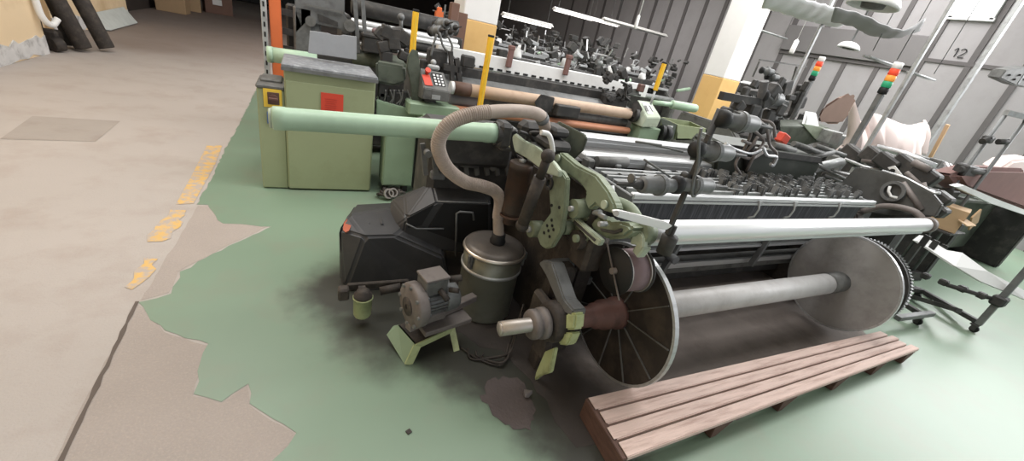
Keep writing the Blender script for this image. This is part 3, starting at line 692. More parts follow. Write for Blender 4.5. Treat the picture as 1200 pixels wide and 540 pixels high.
# fine ribs along the whole length
pth = []; rb = []
for i in range(n-1):
    for k in range(4): pth.append(path[i].lerp(path[i+1], k/4))
L_ = [0]
for a, c in zip(pth, pth[1:]): L_.append(L_[-1]+(c-a).length)
b = MB(); s = .12; j = 0
while s < L_[-1]*.74:
    while L_[j+1] < s: j += 1
    p = pth[j]; t = (pth[j+1]-pth[j]).normalized()
    if .72*L_[-1] > s > .12: b.lathe([(.031, -.003), (.0365, -.0015), (.0365, .0015), (.031, .003)], p, t, 14)
    s += .0105
o = B(b, 'hose_ribs', K['hose'], HS); o['kind'] = 'stuff'
b = MB(); b.cyl(path[-20], path[-14], .037, seg=16); B(b, 'hose_clip', K['grey'], HS)

MT = thing('blower_motor', 'dusty electric blower motor on a small green stand on the floor', 'motor', (.6, 1.68, 0))
mx, my, mz = .44, 1.72, .40
# stand: folded plate with splayed legs
sfl, sfr = at(487, 399, y=1.62), at(531, 387, y=1.72)
sz = (sfl.z+sfr.z)/2; sfl.z = sfr.z = sz
sbl = sfl+Vector((-.06, .17, 0)); sbr = sfr+Vector((-.06, .17, 0))
b = MB(); b.prism([sfl, sfr, sbr, sbl], (0, 0, -.01)); B(b, 'stand_top', K['soot'], MT)
flo, fro = at(476, 427, z=.003), at(535, 411, z=.003)
side_o = at(457, 388, y=1.78)
b = MB(); b.prism([sfl, sbl, sbl+Vector((-.02, .03, -.03)), Vector((flo.x-.075, flo.y+.2, .05)), flo+Vector((-.012, .02, 0)), flo], (.008, .004, 0)); B(b, 'stand_side', K['cab2'], MT)
b = MB(); b.bar(sfl+Vector((.012, -.004, -.004)), flo+Vector((.012, 0, 0)), .045, .01, up=(0, 1, .2)); B(b, 'stand_leg', K['ygreen'], MT)
b = MB(); b.bar(sfr+Vector((-.012, -.004, -.004)), fro, .035, .01, up=(0, 1, .2)); B(b, 'stand_leg', K['ygreen'], MT)
b = MB(); b.bar(sbr, Vector((fro.x-.06, fro.y+.24, .003)), .035, .01, up=(0, 1, -.2)); B(b, 'stand_leg', K['ygreen'], MT)
b = MB(); b.bar(sfl+Vector((0, -.006, -.012)), sfr+Vector((0, -.006, -.012)), .008, .036); B(b, 'stand_lip', K['ygreen'], MT)
md = Vector((.97, .24, 0)).normalized()
mc = at(484, 357, y=1.68)
b = MB(); b.lathe([(0, -.03), (.06, -.03), (.075, -.022), (.118, -.02), (.124, -.008), (.124, .03), (.115, .042), (.07, .048), (0, .05)], mc, md, 36)
fan = B(b, 'fan_housing', K['brownmetal'], MT)
b = MB()
for k in range(8):
    a = 2*PI*k/8; side = md.cross(Vector((0, 0, 1))); d = side*math.cos(a)+Vector((0, 0, 1))*math.sin(a)
    b.cyl(mc+d*.11-md*.03, mc+d*.11+md*.045, .01, seg=8)
B(b, 'housing_bolt', K['grey'], fan)
b = MB(); b.lathe([(.012, -.036), (.05, -.036), (.05, -.028), (.012, -.028)], mc, md, 20); B(b, 'inlet_plate', K['soot'], fan)
b = MB(); b.cyl(mc+md*.04, mc+md*.22, .068, seg=30); body = B(b, 'motor_body', K['grey'], MT)
b = MB(); side = md.cross(Vector((0, 0, 1)))
for k in range(22):
    a = 2*PI*k/22; d = side*math.cos(a)+Vector((0, 0, 1))*math.sin(a)
    b.bar(mc+md*.06+d*.07, mc+md*.17+d*.07, .004, .016, up=d)
B(b, 'cooling_fins', K['mid'], body)
b = MB(); b.lathe([(0, .17), (.082, .17), (.084, .18), (.084, .235), (.075, .25), (.03, .255), (0, .255)], mc, md, 32); B(b, 'fan_cowl', K['grey'], MT)
rz = Matrix.Rotation(math.atan2(md.y, md.x), 3, 'Z')
b = MB(); b.box(mc+md*.10+Vector((0, 0, .115)), (.13, .11, .09), rz, bev=.008); tb = B(b, 'terminal_box', K['mid'], MT)
b = MB(); b.box(mc+md*.10+Vector((0, 0, .166)), (.138, .118, .014), rz, bev=.003); B(b, 'terminal_lid', K['brownmetal'], tb)
b = MB(); q = mc+md*.13+Vector((0, -.06, .1)); b.cyl(q, q+Vector((.03, -.05, -.03)), .016); b.cyl(q+Vector((.05, 0, 0)), q+Vector((.09, -.03, .01)), .014); b.cyl(q+Vector((.06, .05, .03)), q+Vector((.12, .03, .05)), .018); B(b, 'cable_gland', K['soot'], tb)
b = MB(); b.bar(mc+Vector((-.02, -.02, -.13)), mc+Vector((.42, .16, -.115)), .05, .045, bev=.004); b.box(mc+md*.12+Vector((0, 0, -.085)), (.12, .12, .05), rz, bev=.008); b.box(mc+md*.2+Vector((0, 0, -.165)), (.3, .16, .03), rz, bev=.004); B(b, 'base_rail', K['brownmetal'], MT)

# cables under the beam bracket
b = MB(); r = random.Random(9)
for k in range(4):
    pts = [Vector((.78+.04*k, 1.66-.03*k, .012+.004*k)), Vector((.86+r.uniform(-.04, .04), 1.55+r.uniform(-.03, .03), .012)), Vector((.97, 1.5+r.uniform(-.04, .02), .02+.01*k)), Vector((1.06, 1.56+r.uniform(-.03, .03), .06)), Vector((1.1, 1.6, .24+.03*k))]
    b.tube(spline(pts, 8), .006, 6)
tag(b.build_at('cable_tangle', K['soot'], (.95, 1.55, 0)), 'loop of thin dark cables on the floor under the beam bracket', 'cable')
b = MB(); b.hull([Vector((1.03+r.uniform(-.03, .03), 1.24+r.uniform(-.025, .025), .006+r.uniform(0, .035))) for k in range(14)], .003)
tag(b.build_at('metal_scrap', K['brownmetal'], (1.03, 1.24, .005)), 'small scrap lump on the dark stain below the beam bracket', 'scrap')
b = MB(); p = at(479, 506, z=.003); b.box(p+Vector((0, 0, .003)), (.022, .022, .006), Matrix.Rotation(.4, 3, 'Z'), bev=.001)
tag(b.build_at('floor_chip', K['soot'], (p.x, p.y, .002)), 'tiny square dark chip lying alone on the green floor', 'chip')

# ================================================================== PLATFORM
PF = thing('wooden_platform', 'long low weathered wooden duckboard of four planks before the near loom', 'platform', (2.76, .9, 0))
zt = .135
near_l, near_r = at(735, 536, z=zt), at(1078, 408, z=zt); far_l, far_r = at(691, 465, z=zt), at(1034, 387, z=zt)
def strip(f0, f1, x0=0., x1=1.):
    def pt(f, s): return (far_l.lerp(far_r, s)).lerp(near_l.lerp(near_r, s), f)
    return [pt(f0, x0), pt(f1, x0), pt(f1, x1), pt(f0, x1)]
for k in range(4):
    f0 = k/4+(.02 if k else 0); f1 = (k+1)/4-.02*(k < 3)
    B(MB().prism(strip(f0, f1, -.004+.004*(k % 2), 1-.012*((k+1) % 2)), (0, 0, -.03), .004), 'plank', K['wood'], PF)
for s in (.2, .4, .6, .78, .94):
    hi = [Vector((p_.x, p_.y, zt-.03)) for p_ in strip(.03, 1.0, s, s+.05)]
    lo = [Vector((p_.x, p_.y, .004)) for p_ in strip(.1, .985, s+.008, s+.022)]
    B(MB().hull(hi+lo, .003), 'support', K['wooddark'], PF)
q = strip(0, 1, -.008, .004); B(MB().prism([Vector((p.x, p.y, zt-.004)) for p in q], (0, 0, -.127), .003), 'end_board', K['wooddark'], PF)
# ================================================================== WEFT FEEDERS
def feeder(p, d, parent, r=.036, ln=.2):
    d = Vector(d).normalized()
    b = MB(); b.lathe([(0, -.1), (r*.5, -.1), (r*.8, -.09), (r*.85, -.03), (r*1.15, -.028), (r*1.15, .0), (r, .004), (r, .075), (r*.92, .085), (0, .088)], p, d, 26); b.ring(p-d*.012, d, r*1.25, r*.7, .02, 26); f = MB.build(b, 'feeder_body', K['grey'], parent)
    b = MB(); b.lathe([(0, -.13), (r*.8, -.13), (r, -.12), (r, -.095), (r*.8, -.085), (0, -.085)], p, d, 22); b.build('feeder_motor', K['blackm'], f)
    b = MB(); b.lathe([(0, .085), (r*.6, .086), (r*.5, .11), (.008, .13), (.006, .2), (0, .205)], p, d, 14); b.build('feeder_nose', K['dark'], f)
    return f
FS = thing('weft_feeder_stand', 'black upright stand carrying three grey weft feeder drums above the beam tube', 'feeder stand', (1.45, 1.12, 1.0))
bx = at(787, 262, y=1.12)
FX, FY = bx.x, 1.12
b = MB(); b.cyl((FX, FY, .98), (FX+.005, FY, 1.6), .013, seg=12); b.bar((FX-.02, FY-.015, 1.06), (FX-.015, FY-.015, 1.5), .02, .014); b.build('pole', K['dark'], FS)
b = MB(); b.lathe([(0, -.035), (.034, -.035), (.036, .05), (.03, .055), (.012, .06), (.012, .1), (0, .1)], (FX, FY-.02, 1.0), 'z', 22); b.build('pole_socket', K['dark'], FS)
arm = [at(u, v, y=1.09) for u, v in ((719, 248), (726, 247), (760, 255), (783, 261), (789, 265), (781, 270), (752, 263), (722, 254))]
b = MB(); b.prism(arm, (0, .02, 0), .004); b.build('carrier_arm', K['white'], FS)
b = MB(); b.cyl(at(722, 250, y=1.075), at(722, 250, y=1.12), .011); b.build('arm_pivot', K['lgrey'], FS)
for (u, v, du, dv) in ((770, 217, -1, .05), (815, 217, 1, .05), (838, 178, 1, .1), (868, 143, 1, .1)):
    p = at(u, v, y=FY-.02)
    feeder(p, (du, 0, -dv*.2), FS, .034)
b = MB()
for u, v in ((800, 217), (820, 178), (846, 142)):
    q = at(u, v, y=FY); b.box(q, (.08, .04, .05), bev=.01); b.cyl(q+Vector((0, -.02, .04)), q+Vector((0, .02, .04)), .015)
b.build('feeder_clamp', K['dark'], FS)
b = MB(); b.tube(spline([at(u, v, y=FY-.05) for u, v in ((822, 150), (819, 165), (818, 190), (812, 215), (811, 228), (815, 228), (818, 210))], 6), .006, 8); b.build('curved_cable', K['grey'], FS)
b = MB()
for (u, v, u2, v2) in ((740, 212, 782, 219), (755, 187, 785, 207), (760, 168, 800, 178), (835, 218, 870, 223), (860, 130, 905, 150), (745, 166, 775, 170)):
    b.cyl(at(u, v, y=FY-.02), at(u2, v2, y=FY-.02), .004, seg=8)
q = at(740, 209, y=FY-.02); b.cyl(q+Vector((-.004, 0, 0)), q+Vector((.004, 0, 0)), .018, seg=14)
b.build('guide_rod', K['mid'], FS)

# second stand behind with tangled yarn guides
GS = thing('yarn_guide_stand', 'tangle of bent dusty yarn guides and black clamps behind the weft feeders', 'guide stand', (2.9, 2.05, .9))
yy = 1.95
b = MB(); b.cyl(at(873, 205, y=yy), at(896, 95, y=yy), .028, seg=12); b.bar(at(845, 112, y=yy), at(920, 125, y=yy), .04, .05); b.build('pole', K['dark'], GS)
b = MB(); r = random.Random(12)
for pts in ([(872, 140), (880, 155), (872, 175), (862, 192), (868, 205)], [(885, 138), (898, 150), (902, 170), (910, 180), (904, 195)], [(880, 150), (895, 165), (885, 180), (875, 200)], [(870, 165), (885, 170), (900, 172)], [(890, 140), (905, 145), (908, 160)], [(862, 180), (880, 186), (895, 178)], [(888, 160), (880, 172), (870, 183)]):
    b.tube(spline([at(u, v, y=yy-.06+r.uniform(-.04, .04)) for u, v in pts], 5), .011, 7)
b.build('bent_guide', K['brownmetal'], GS)
b = MB(); b.tube(spline([at(u, v, y=yy-.12) for u, v in ((894, 172), (899, 182), (910, 184), (906, 194), (903, 192))], 4), .011, 7); b.tube(spline([at(u, v, y=yy-.1) for u, v in ((850, 168), (862, 175), (880, 180), (892, 176))], 4), .01, 7); b.build('steel_hook', K['alu'], GS)
b = MB()
for (u, v, s) in ((880, 130, .1), (895, 118, .09), (865, 125, .08), (905, 108, .1), (885, 145, .08), (900, 135, .08), (868, 150, .07), (892, 152, .06), (912, 128, .09)):
    b.box(at(u, v, y=yy), (s, s*.8, s), Matrix.Rotation(r.uniform(-.5, .5), 3, 'Y'), bev=.012)
b.build('guide_clamp', K['dark'], GS)
feeder(at(862, 143, y=yy), (-1, 0, -.02), GS, .05); feeder(at(905, 115, y=yy), (1, 0, -.02), GS, .045)

# ================================================================== CONTROL CABINET
CB = thing('control_cabinet', 'tall light green control cabinet with grey top and orange-red notice', 'cabinet', (.1, 4.2, 0))
P2 = lambda mb, n, m, p: mb.build(n, m, p)
P2(MB().box((.195, 4.22, .545), (.72, .55, 1.05), bev=.008), 'body', K['cab'], CB)
b = MB(); b.box((.195, 4.22, 1.09), (.75, .6, .045), bev=.008); P2(b, 'top', K['gtop'], CB)
b = MB(); b.box((.195, 3.915, 1.075), (.752, .012, .03)); P2(b, 'top_edge', K['grey'], CB)
b = MB(); v = [at(u, w_, y=4.33) for u, w_ in ((361, 62), (363, 36), (385, 39), (389, 41), (399, 42), (402, 41), (418, 43), (418, 70))]
b.prism([p+Vector((0, .0, 0)) for p in v], (0, .03, .0), .003); P2(b, 'flap', K['glid'], CB)
b = MB(); b.box((.195, 3.94, .5), (.70, .012, .96), bev=.004); door = P2(b, 'door', K['cab'], CB)
l0, l1 = at(376, 108, y=3.93), at(402, 135, y=3.93)
P2(MB().box((l0+l1)/2, (l1.x-l0.x, .004, l0.z-l1.z)), 'notice', K['red'], door)
b = MB()
for k in range(6): b.box((l0.x+.08, 3.927, l0.z-.05-.018*k), (.1-.01*(k % 3), .002, .005))
P2(b, 'notice_lines', mat('notice_ink', (186, 52, 36), .5), door)
b = MB(); b.box((-.265, 4.16, .45), (.2, .4, .88), bev=.008); side = P2(b, 'switch_box', K['cab'], CB)
b = MB(); b.box((-.265, 4.16, .905), (.21, .42, .035), bev=.01); b.box((-.265, 4.2, .93), (.16, .25, .03), bev=.01); P2(b, 'switch_box_lid', K['mid'], side)
s0, s1 = at(308, 103, y=3.955), at(331, 127, y=3.955)
P2(MB().box((s0+s1)/2, (s1.x-s0.x, .008, s0.z-s1.z), bev=.002), 'switch_plate', K['lever'], side)
c_ = (s0+s1)/2+Vector((.005, 0, 0))
b = MB(); b.box(c_+Vector((0, -.006, 0)), (.085, .01, .1), bev=.003); sw = P2(b, 'switch_frame', K['kraftd'], side)
b = MB(); b.cyl(c_+Vector((0, -.008, 0)), c_+Vector((0, -.03, 0)), .034, seg=20); b.box(c_+Vector((0, -.036, 0)), (.07, .014, .024), bev=.005); P2(b, 'rotary_switch', K['rust'], side)
q = at(317, 138, y=3.95); P2(MB().box(q, (.05, .004, .1)), 'blue_sticker', K['blue'], side)
# green box right of the cabinet
GB = thing('junction_box', 'small green metal box between the cabinet and the black drive cover', 'box', (.83, 4.0, .1))
P2(MB().box((.80, 4.0, .38), (.29, .24, .56), bev=.006), 'body', K['cab2'], GB)
P2(MB().box((.80, 3.876, .38), (.27, .008, .53), bev=.002), 'door', K['cab2'], GB)
b = MB(); b.box((.7, 4.02, .05), (.05, .1, .1)); b.box((.9, 4.02, .05), (.05, .1, .1)); P2(b, 'foot', K['dark'], GB)
b = MB(); r = random.Random(4)
for k in range(5):
    c = Vector((.68+.03*k, 3.80+.012*k, .04+.012*(k % 3)))
    b.tube([c+Vector((math.cos(a)*.075, math.sin(a)*.06, .02*math.sin(a*2+k))) for a in [2*PI*j/16 for j in range(17)]], .013, 7)
tag(b.build_at('coiled_cable', K['soot'], (.74, 3.83, 0)), 'dark cable coiled on the floor under the small green box', 'cable')
b = MB(); c = Vector((.70, 3.74, .075)); b.ring(c, (.3, -1, .4), .05, .035, .02); b.ring(c+Vector((.04, 0, .01)), (.2, -1, .5), .045, .034, .02)
tag(b.build_at('metal_ring', K['steel'], c), 'pair of bright metal rings on the coiled cable by the cabinet', 'ring')

# ================================================================== SECOND LOOM (faces the camera)
L2 = thing('rapier_loom', 'second loom beyond the near one, with brown and orange front rollers and keypad', 'loom', (2.5, 4.6, 0))
for x in (1.0, 3.75):
    B(MB().prism([(x, 3.98, 0), (x, 3.98, .95), (x, 4.3, 1.1), (x, 4.8, 1.2), (x, 4.95, 1.1), (x, 4.95, 0)], (.14, 0, 0), .02), 'side_frame', K['mid'], L2)
B(MB().box((2.45, 4.5, .45), (2.6, .8, .8), bev=.03), 'lower_body', K['dark'], L2)
rl = lambda y, z, x0, x1, r, m, n: B((lambda b: b.lathe([(0, 0), (r*.9, 0), (r, .004), (r, x1-x0-.004), (r*.9, x1-x0), (0, x1-x0)], (x0, y, z), 'x', 28))(MB()), n, K[m], L2)
ro = rl(4.0, 1.105, 1.3, 3.55, .062, 'kraft', 'cloth_roll')
b = MB(); b.cyl((1.29, 4, 1.105), (1.46, 4, 1.105), .066, seg=28); B(b, 'roll_sleeve', K['kraftd'], ro)
b = MB(); b.cyl((1.255, 4, 1.105), (1.29, 4, 1.105), .06, seg=24); B(b, 'roll_end', K['white'], ro)
b = MB(); b.cyl((3.55, 4, 1.105), (3.66, 4, 1.105), .04, seg=24); b.ring((3.62, 4, 1.105), 'x', .09, .03, .05); B(b, 'roll_journal', K['dark'], ro)
rl(4.06, .985, 1.28, 1.62, .055, 'sand', 'sand_roller'); rl(4.06, .985, 1.62, 3.58, .053, 'mid', 'take_up_roller'); rl(4.0, .9, 1.3, 3.62, .042, 'copper', 'pressure_roller')
b = MB(); b.hull([(1.1, 4.22, 1.06), (3.75, 4.22, 1.06), (1.1, 4.46, 1.17), (3.75, 4.46, 1.17), (1.1, 4.46, 1.0), (3.75, 4.46, 1.0)], .008); B(b, 'breast_plate', K['grey'], L2)
B(MB().box((2.42, 4.52, 1.2), (2.7, .1, .13), bev=.01), 'front_beam', K['dark'], L2)
b = MB(); b.box((2.75, 4.62, 1.345), (3.0, .09, .16), bev=.006); pb = B(b, 'slotted_beam', K['white'], L2)
b = MB()
for k in range(26): b.box((1.32+k*.112, 4.573, 1.287), (.062, .006, .022))
B(b, 'slot_row', K['blackm'], pb)
for u, v in ((598, 66), (665, 76)):
    p = at(u, v, y=4.55); b = MB(); b.box(p+Vector((0, 0, -.02)), (.06, .05, .2), bev=.008); b.box(p+Vector((0, 0, .09)), (.075, .06, .05), bev=.01); B(b, 'wooden_post', K['redcloth'], L2)
# keypad console on the left
kc = [at(u, v, y=3.86) for u, v in ((497, 103), (527, 108), (526, 120), (495, 116))]+[at(u, v, y=4.02) for u, v in ((492, 79), (520, 85))]
kc += [Vector((p.x, 4.06, .97)) for p in kc[-2:]]
con = B(MB().hull(kc, .006), 'keypad_console', K['mid'], L2)
fa, fb_, fc = at(497, 103, y=3.86), at(492, 79, y=4.02), at(520, 85, y=4.02)
def onk(u, v, off=.004):
    p, n = on_plane(u, v, fa, fb_, fc); return p+n*off, n
def kquad(px, th, m, name, par):
    q = [onk(*w)[0] for w in px]; n = onk(*px[0])[1]; return B(MB().prism(q, n*th), name, m, par)
kquad([(494, 88), (503, 88), (507, 101), (498, 100)], .004, K['red'], 'red_plate', con)
p, n = onk(500, 86); b = MB(); b.cyl(p, p+n*.035, .016, seg=14); b.cyl(p+n*.03, p+n*.05, .026, seg=18); B(b, 'emergency_stop', K['red'], con)
kp = kquad([(505, 85.5), (517, 87), (522, 102), (509, 100)], .004, K['blackm'], 'keypad', con)
for i in range(3):
    for j in range(4):
        u = 508.2+i*4.1+j*.95; v = 88.6+j*3.5+i*.7
        p, n = onk(u, v, .008); ux = (onk(u+1, v, .008)[0]-p).normalized(); uy = n.cross(ux)
        bb = MB(); bb.box(p, (.02, .02, .008), Matrix((ux, uy, n)).transposed(), bev=.002); B(bb, 'key', K['keyw'], kp)
q = at(511, 114, y=3.85); B(MB().box(q, (.08, .006, .04)), 'maker_plate', K['lgrey'], con)
b = MB(); b.box((1.1, 4.02, .88), (.5, .28, .12), bev=.015); b.box((1.23, 3.95, .75), (.54, .3, .16), bev=.02); b.box((1.08, 3.85, .8), (.2, .1, .1), bev=.01); B(b, 'console_base', K['cab2'], L2)
b = MB(); b.box((1.2, 3.84, .62), (.44, .12, .12), bev=.01); b.box((1.35, 3.86, .55), (.3, .1, .2), bev=.01); b.box((1.2, 3.82, .45), (.4, .1, .12), bev=.01); B(b, 'console_bracket', K['grey'], L2)
# yellow guard posts
for (x, y, z0, z1) in ((1.56, 3.92, .95, 1.62), (.885, 4.1, 1.3, 1.69), (3.85, 4.02, 1.42, 1.735)):
    b = MB(); b.box((x, y, (z0+z1)/2), (.05, .04, z1-z0), bev=.005)
    gp_ = B(b, 'guard_post', K['yellow'], L2)
    b = MB(); b.box((x, y, z1+.008), (.052, .042, .02), bev=.004); B(b, 'post_cap', K['blackm'], gp_)
    b = MB(); b.box((x+.004, y-.021, (z0+z1)/2), (.012, .004, z1-z0-.06)); B(b, 'post_slot', K['lever'], gp_)
b = MB(); b.cyl((3.85, 4.02, 1.2), (3.85, 4.02, 1.43), .014); B(b, 'post_stem', K['lgrey'], L2)
# hopper, upright plate and feeders left of the console
b = MB(); b.hull([at(u, v, y=4.05) for u, v in ((440, 72), (474, 78), (476, 96), (462, 101), (441, 97))]+[at(u, v, y=4.4) for u, v in ((442, 70), (476, 76), (470, 96), (445, 94))], .02); B(b, 'hopper', K['dgreen'], L2)
b = MB(); b.prism([at(u, v, y=4.0) for u, v in ((479, 66), (484, 58), (490, 60), (492, 78), (497, 104), (493, 132), (484, 132), (482, 100), (477, 80))], (0, .05, 0), .006); B(b, 'upright_plate', K['dgreen'], L2)
b = MB(); r = random.Random(21)
for k in range(16):
    p = at(445+r.uniform(0, 36), 50+r.uniform(-14, 24), y=4.5); b.box(p, (r.uniform(.05, .12),)*3, Matrix.Rotation(r.uniform(-.6, .6), 3, 'Y'), bev=.012)
for k in range(8):
    p = at(440+r.uniform(0, 40), 105+r.uniform(-6, 22), y=4.1); b.box(p, (r.uniform(.04, .1), .06, r.uniform(.06, .16)), bev=.008)
B(b, 'left_mechanism', K['dark'], L2)
b = MB()
for k in range(6):
    p = at(452+k*5, 105, y=4.05); b.tube(spline([p, p+Vector((.03*(k % 2), 0, -.08)), p+Vector((-.02, 0, -.16)), p+Vector((.03, 0, -.24))], 4), .006, 6)
B(b, 'hanging_wire', K['mid'], L2)
b = MB(); b.hull([at(u, v, y=4.0) for u, v in ((441, 118), (452, 128), (490, 131), (490, 140), (441, 140))]+[at(u, v, y=4.2) for u, v in ((441, 112), (455, 122), (490, 126))], .008); B(b, 'sloped_cover', K['cab2'], L2)
b = MB()
for (u, v, u2, v2, x) in ((535, 68, 540, 105, .05), (528, 60, 530, 100, .04), (520, 78, 540, 82, .06)):
    b.bar(at(u, v, y=4.35), at(u2, v2, y=4.35), .05, x)
b.box(at(548, 72, y=4.4), (.14, .1, .12), bev=.015); b.box(at(512, 68, y=4.5), (.2, .14, .18), bev=.02)
B(b, 'feeder_bracket', K['dark'], L2)
for (u, v) in ((518, 28), (528, 33), (522, 38), (512, 36)):
    feeder(at(u, v, y=4.6), (.3, -1, .2), L2, .05)
b = MB()
for pts in ([(515, 38), (520, 55), (532, 68), (540, 88), (530, 100)], [(525, 42), (530, 55), (527, 68)], [(512, 40), (508, 52), (505, 66)], [(532, 72), (540, 85), (535, 98), (528, 102)]):
    b.tube(spline([at(u, v, y=4.42) for u, v in pts], 6), .012, 7)
B(b, 'feeder_cable', K['grey'], L2)
b = MB(); b.sphere(at(555, 108, y=4.25), .05); b.box(at(552, 104, y=4.3), (.09, .06, .09), bev=.02); b.sphere(at(508, 73, y=4.35), .03); b.box(at(508, 79, y=4.3), (.12, .06, .05), bev=.015); B(b, 'pale_knob', K['lgrey'], L2)
# parts that rise before the breast plate, right of the near loom's duct
b = MB(); b.hull([at(u, v, y=3.9) for u, v in ((626, 120), (634, 110), (650, 115), (646, 130), (634, 138))]+[at(u, v, y=3.98) for u, v in ((628, 118), (650, 114), (646, 134))], .006); b.box(at(664, 130, y=3.9), (.3, .1, .12), bev=.01); B(b, 'temple_motor', K['dark'], L2)
# right hand console
rc = [at(u, v, y=3.86) for u, v in ((758, 138), (775, 138), (770, 149), (752, 149))]+[at(u, v, y=4.05) for u, v in ((747, 117), (763, 119))]
rc += [Vector((p.x, 4.08, 1.0)) for p in rc[-2:]]
rcon = B(MB().hull(rc, .006), 'display_console', K['pale'], L2)
fa, fb_, fc = at(758, 138, y=3.86), at(747, 117, y=4.05), at(763, 119, y=4.05)
kquad([(752, 121), (761, 122), (768, 134), (759, 134)], .004, K['screen'], 'display', rcon)
for px in ([(754, 124), (757, 124), (760, 131), (757, 131)], [(759.5, 124), (761, 124), (765, 131), (763.5, 131)]): kquad(px, .006, K['mid'], 'display_marks', rcon)
b = MB(); b.hull([at(u, v, y=3.95) for u, v in ((741, 121), (748, 118), (757, 137), (751, 148), (741, 136))]+[at(u, v, y=4.0) for u, v in ((741, 121), (748, 118), (751, 148))], .004); B(b, 'console_cheek', K['soot'], L2)
b = MB(); p = at(760, 156, y=3.9); b.box((p.x, 3.98, .82), (.34, .2, .34), bev=.01); B(b, 'console_leg', K['cab2'], L2)
b = MB(); p = at(776, 156, y=3.9); b.cyl(p, p+Vector((.1, .02, 0)), .1, seg=28); b.ring(p-Vector((.01, 0, 0)), (1, -.4, 0), .1, .07, .04); B(b, 'drive_wheel', K['blackm'], L2)
b = MB(); b.hull([at(u, v, y=3.95) for u, v in ((774, 138), (793, 146), (789, 163), (779, 163))]+[at(u, v, y=4.15) for u, v in ((776, 138), (793, 146), (789, 163))], .004); fr_p = B(b, 'green_guard', K['dgreen'], L2)
b = MB(); p = at(785, 149, y=3.94); b.box(p, (.1, .006, .04), bev=.002); B(b, 'guard_label', K['white'], fr_p)
b = MB(); tv = [at(u, v, y=3.95) for u, v in ((794, 146), (828, 151), (828, 164), (792, 164))]; b.prism(tv, (0, .02, 0)); tb_ = [p+Vector((0, .3, .02)) for p in tv]; b.prism(tb_, (0, .02, 0)); b.prism([tv[0], tb_[0], tb_[3], tv[3]], (.02, 0, 0)); b.prism([tv[1], tb_[1], tb_[2], tv[2]], (-.02, 0, 0)); b.prism([tv[2], tb_[2], tb_[3], tv[3]], (0, 0, .02)); B(b, 'green_tray', K['cab'], L2)
b = MB(); b.cyl((3.95, 4.1, 1.27), (4.3, 4.1, 1.285), .03); b.lathe([(0, 0), (.045, 0), (.055, .01), (.055, .44), (.05, .46), (0, .46)], (4.28, 4.1, 1.285), 'x', 24); B(b, 'exhaust_duct', K['mint'], L2)
b = MB(); b.cyl((-.32, 4.75, 1.05), (.1, 4.75, 1.06), .07, seg=24); b.cyl((-.33, 4.75, 1.05), (-.28, 4.75, 1.05), .074, seg=24); B(b, 'side_duct', K['mint'], L2)
b = MB(); r = random.Random(5)
for k in range(26):
    p = at(722+r.uniform(-14, 16), 95+r.uniform(-12, 22), y=4.35); b.box(p, (r.uniform(.03, .09),)*3, Matrix.Rotation(r.uniform(-.7, .7), 3, 'Y'), bev=.008)
b.tube(spline([at(u, v, y=4.3) for u, v in ((728, 96), (735, 100), (733, 112), (738, 118))], 5), .014, 7)
b.box((3.6, 4.45, 1.15), (.4, .2, .2), bev=.03); B(b, 'right_mechanism', K['dark'], L2)
b = MB(); b.box(at(751, 103, y=4.4), (.1, .06, .1), bev=.01); B(b, 'brown_block', K['rust'], L2)
b = MB(); b.hull([at(u, v, y=4.42) for u, v in ((726, 104), (748, 104), (750, 114), (728, 112))]+[at(u, v, y=4.5) for u, v in ((726, 104), (748, 104))], .02); B(b, 'lint_cover', K['mid'], L2)

# ---- grey jacquard frame and rollers on the loom behind the cabinet
L3 = thing('rapier_loom', 'grey loom behind the green cabinet with dark polished rollers', 'loom', (.7, 5.6, 0))
fp = [at(u, v, y=5.2) for u, v in ((345, -12), (404, -2), (404, 18), (412, 28), (414, 38), (404, 40), (398, 34), (360, 26), (346, 40))]
B(MB().prism(fp, (0, .06, 0), .008), 'frame_plate', K['grey'], L3)
B(MB().prism([at(u, v, y=5.19) for u, v in ((372, 16), (378, 18), (396, 26), (396, 31), (374, 25))], (0, .008, 0)), 'frame_cutout', K['dark'], L3)
b = MB(); b.cyl(at(364, 25, y=5.15), at(364, 25, y=5.25), .05); b.bar(at(357, 5, y=5.17), at(403, 15, y=5.17), .02, .02); b.cyl(at(410, 30, y=5.1), at(410, 30, y=5.25), .06); B(b, 'frame_boss', K['mid'], L3)
b = MB(); b.box((-.02, 5.3, .75), (.18, .2, 1.5), bev=.02); b.box((.1, 5.3, 1.3), (.1, .12, .5), bev=.02); B(b, 'frame_post', K['grey'], L3)
b = MB()
for z in (1.05, 1.22, 1.4): b.bar((-.3, 5.25, z+.02), (.1, 5.25, z), .05, .06)
b.box((-.12, 5.35, 1.2), (.12, .1, .6), bev=.02)
B(b, 'frame_rung', K['dark'], L3)
for x in (.42, 1.75): B(MB().box((x, 5.9, .75), (.1, .9, 1.5), bev=.02), 'side_frame', K['dark'], L3)
for (y, z, r_, m) in ((5.45, 1.6, .085, 'dark'), (5.4, 1.45, .035, 'chrome'), (5.3, 1.40, .03, 'chrome'), (5.35, 1.33, .06, 'dark'), (5.25, 1.24, .025, 'chrome'), (5.2, 1.1, .09, 'dgreen')):
    b = MB(); b.lathe([(0, 0), (r_*.8, 0), (r_, .01), (r_, 1.24), (r_*.8, 1.25), (0, 1.25)], (.46, y, z), 'x', 26); B(b, 'roller', K[m], L3)
b = MB(); b.bar(at(416, 0, y=5.14), at(420, 62, y=5.14), .04, .04); b.bar(at(425, 0, y=5.14), at(429, 62, y=5.14), .04, .04); b.cyl(at(470, 20, y=5.14), at(470, 36, y=5.14), .02); b.sphere(at(470, 20, y=5.14), .04); B(b, 'roller_bracket', K['grey'], L3)
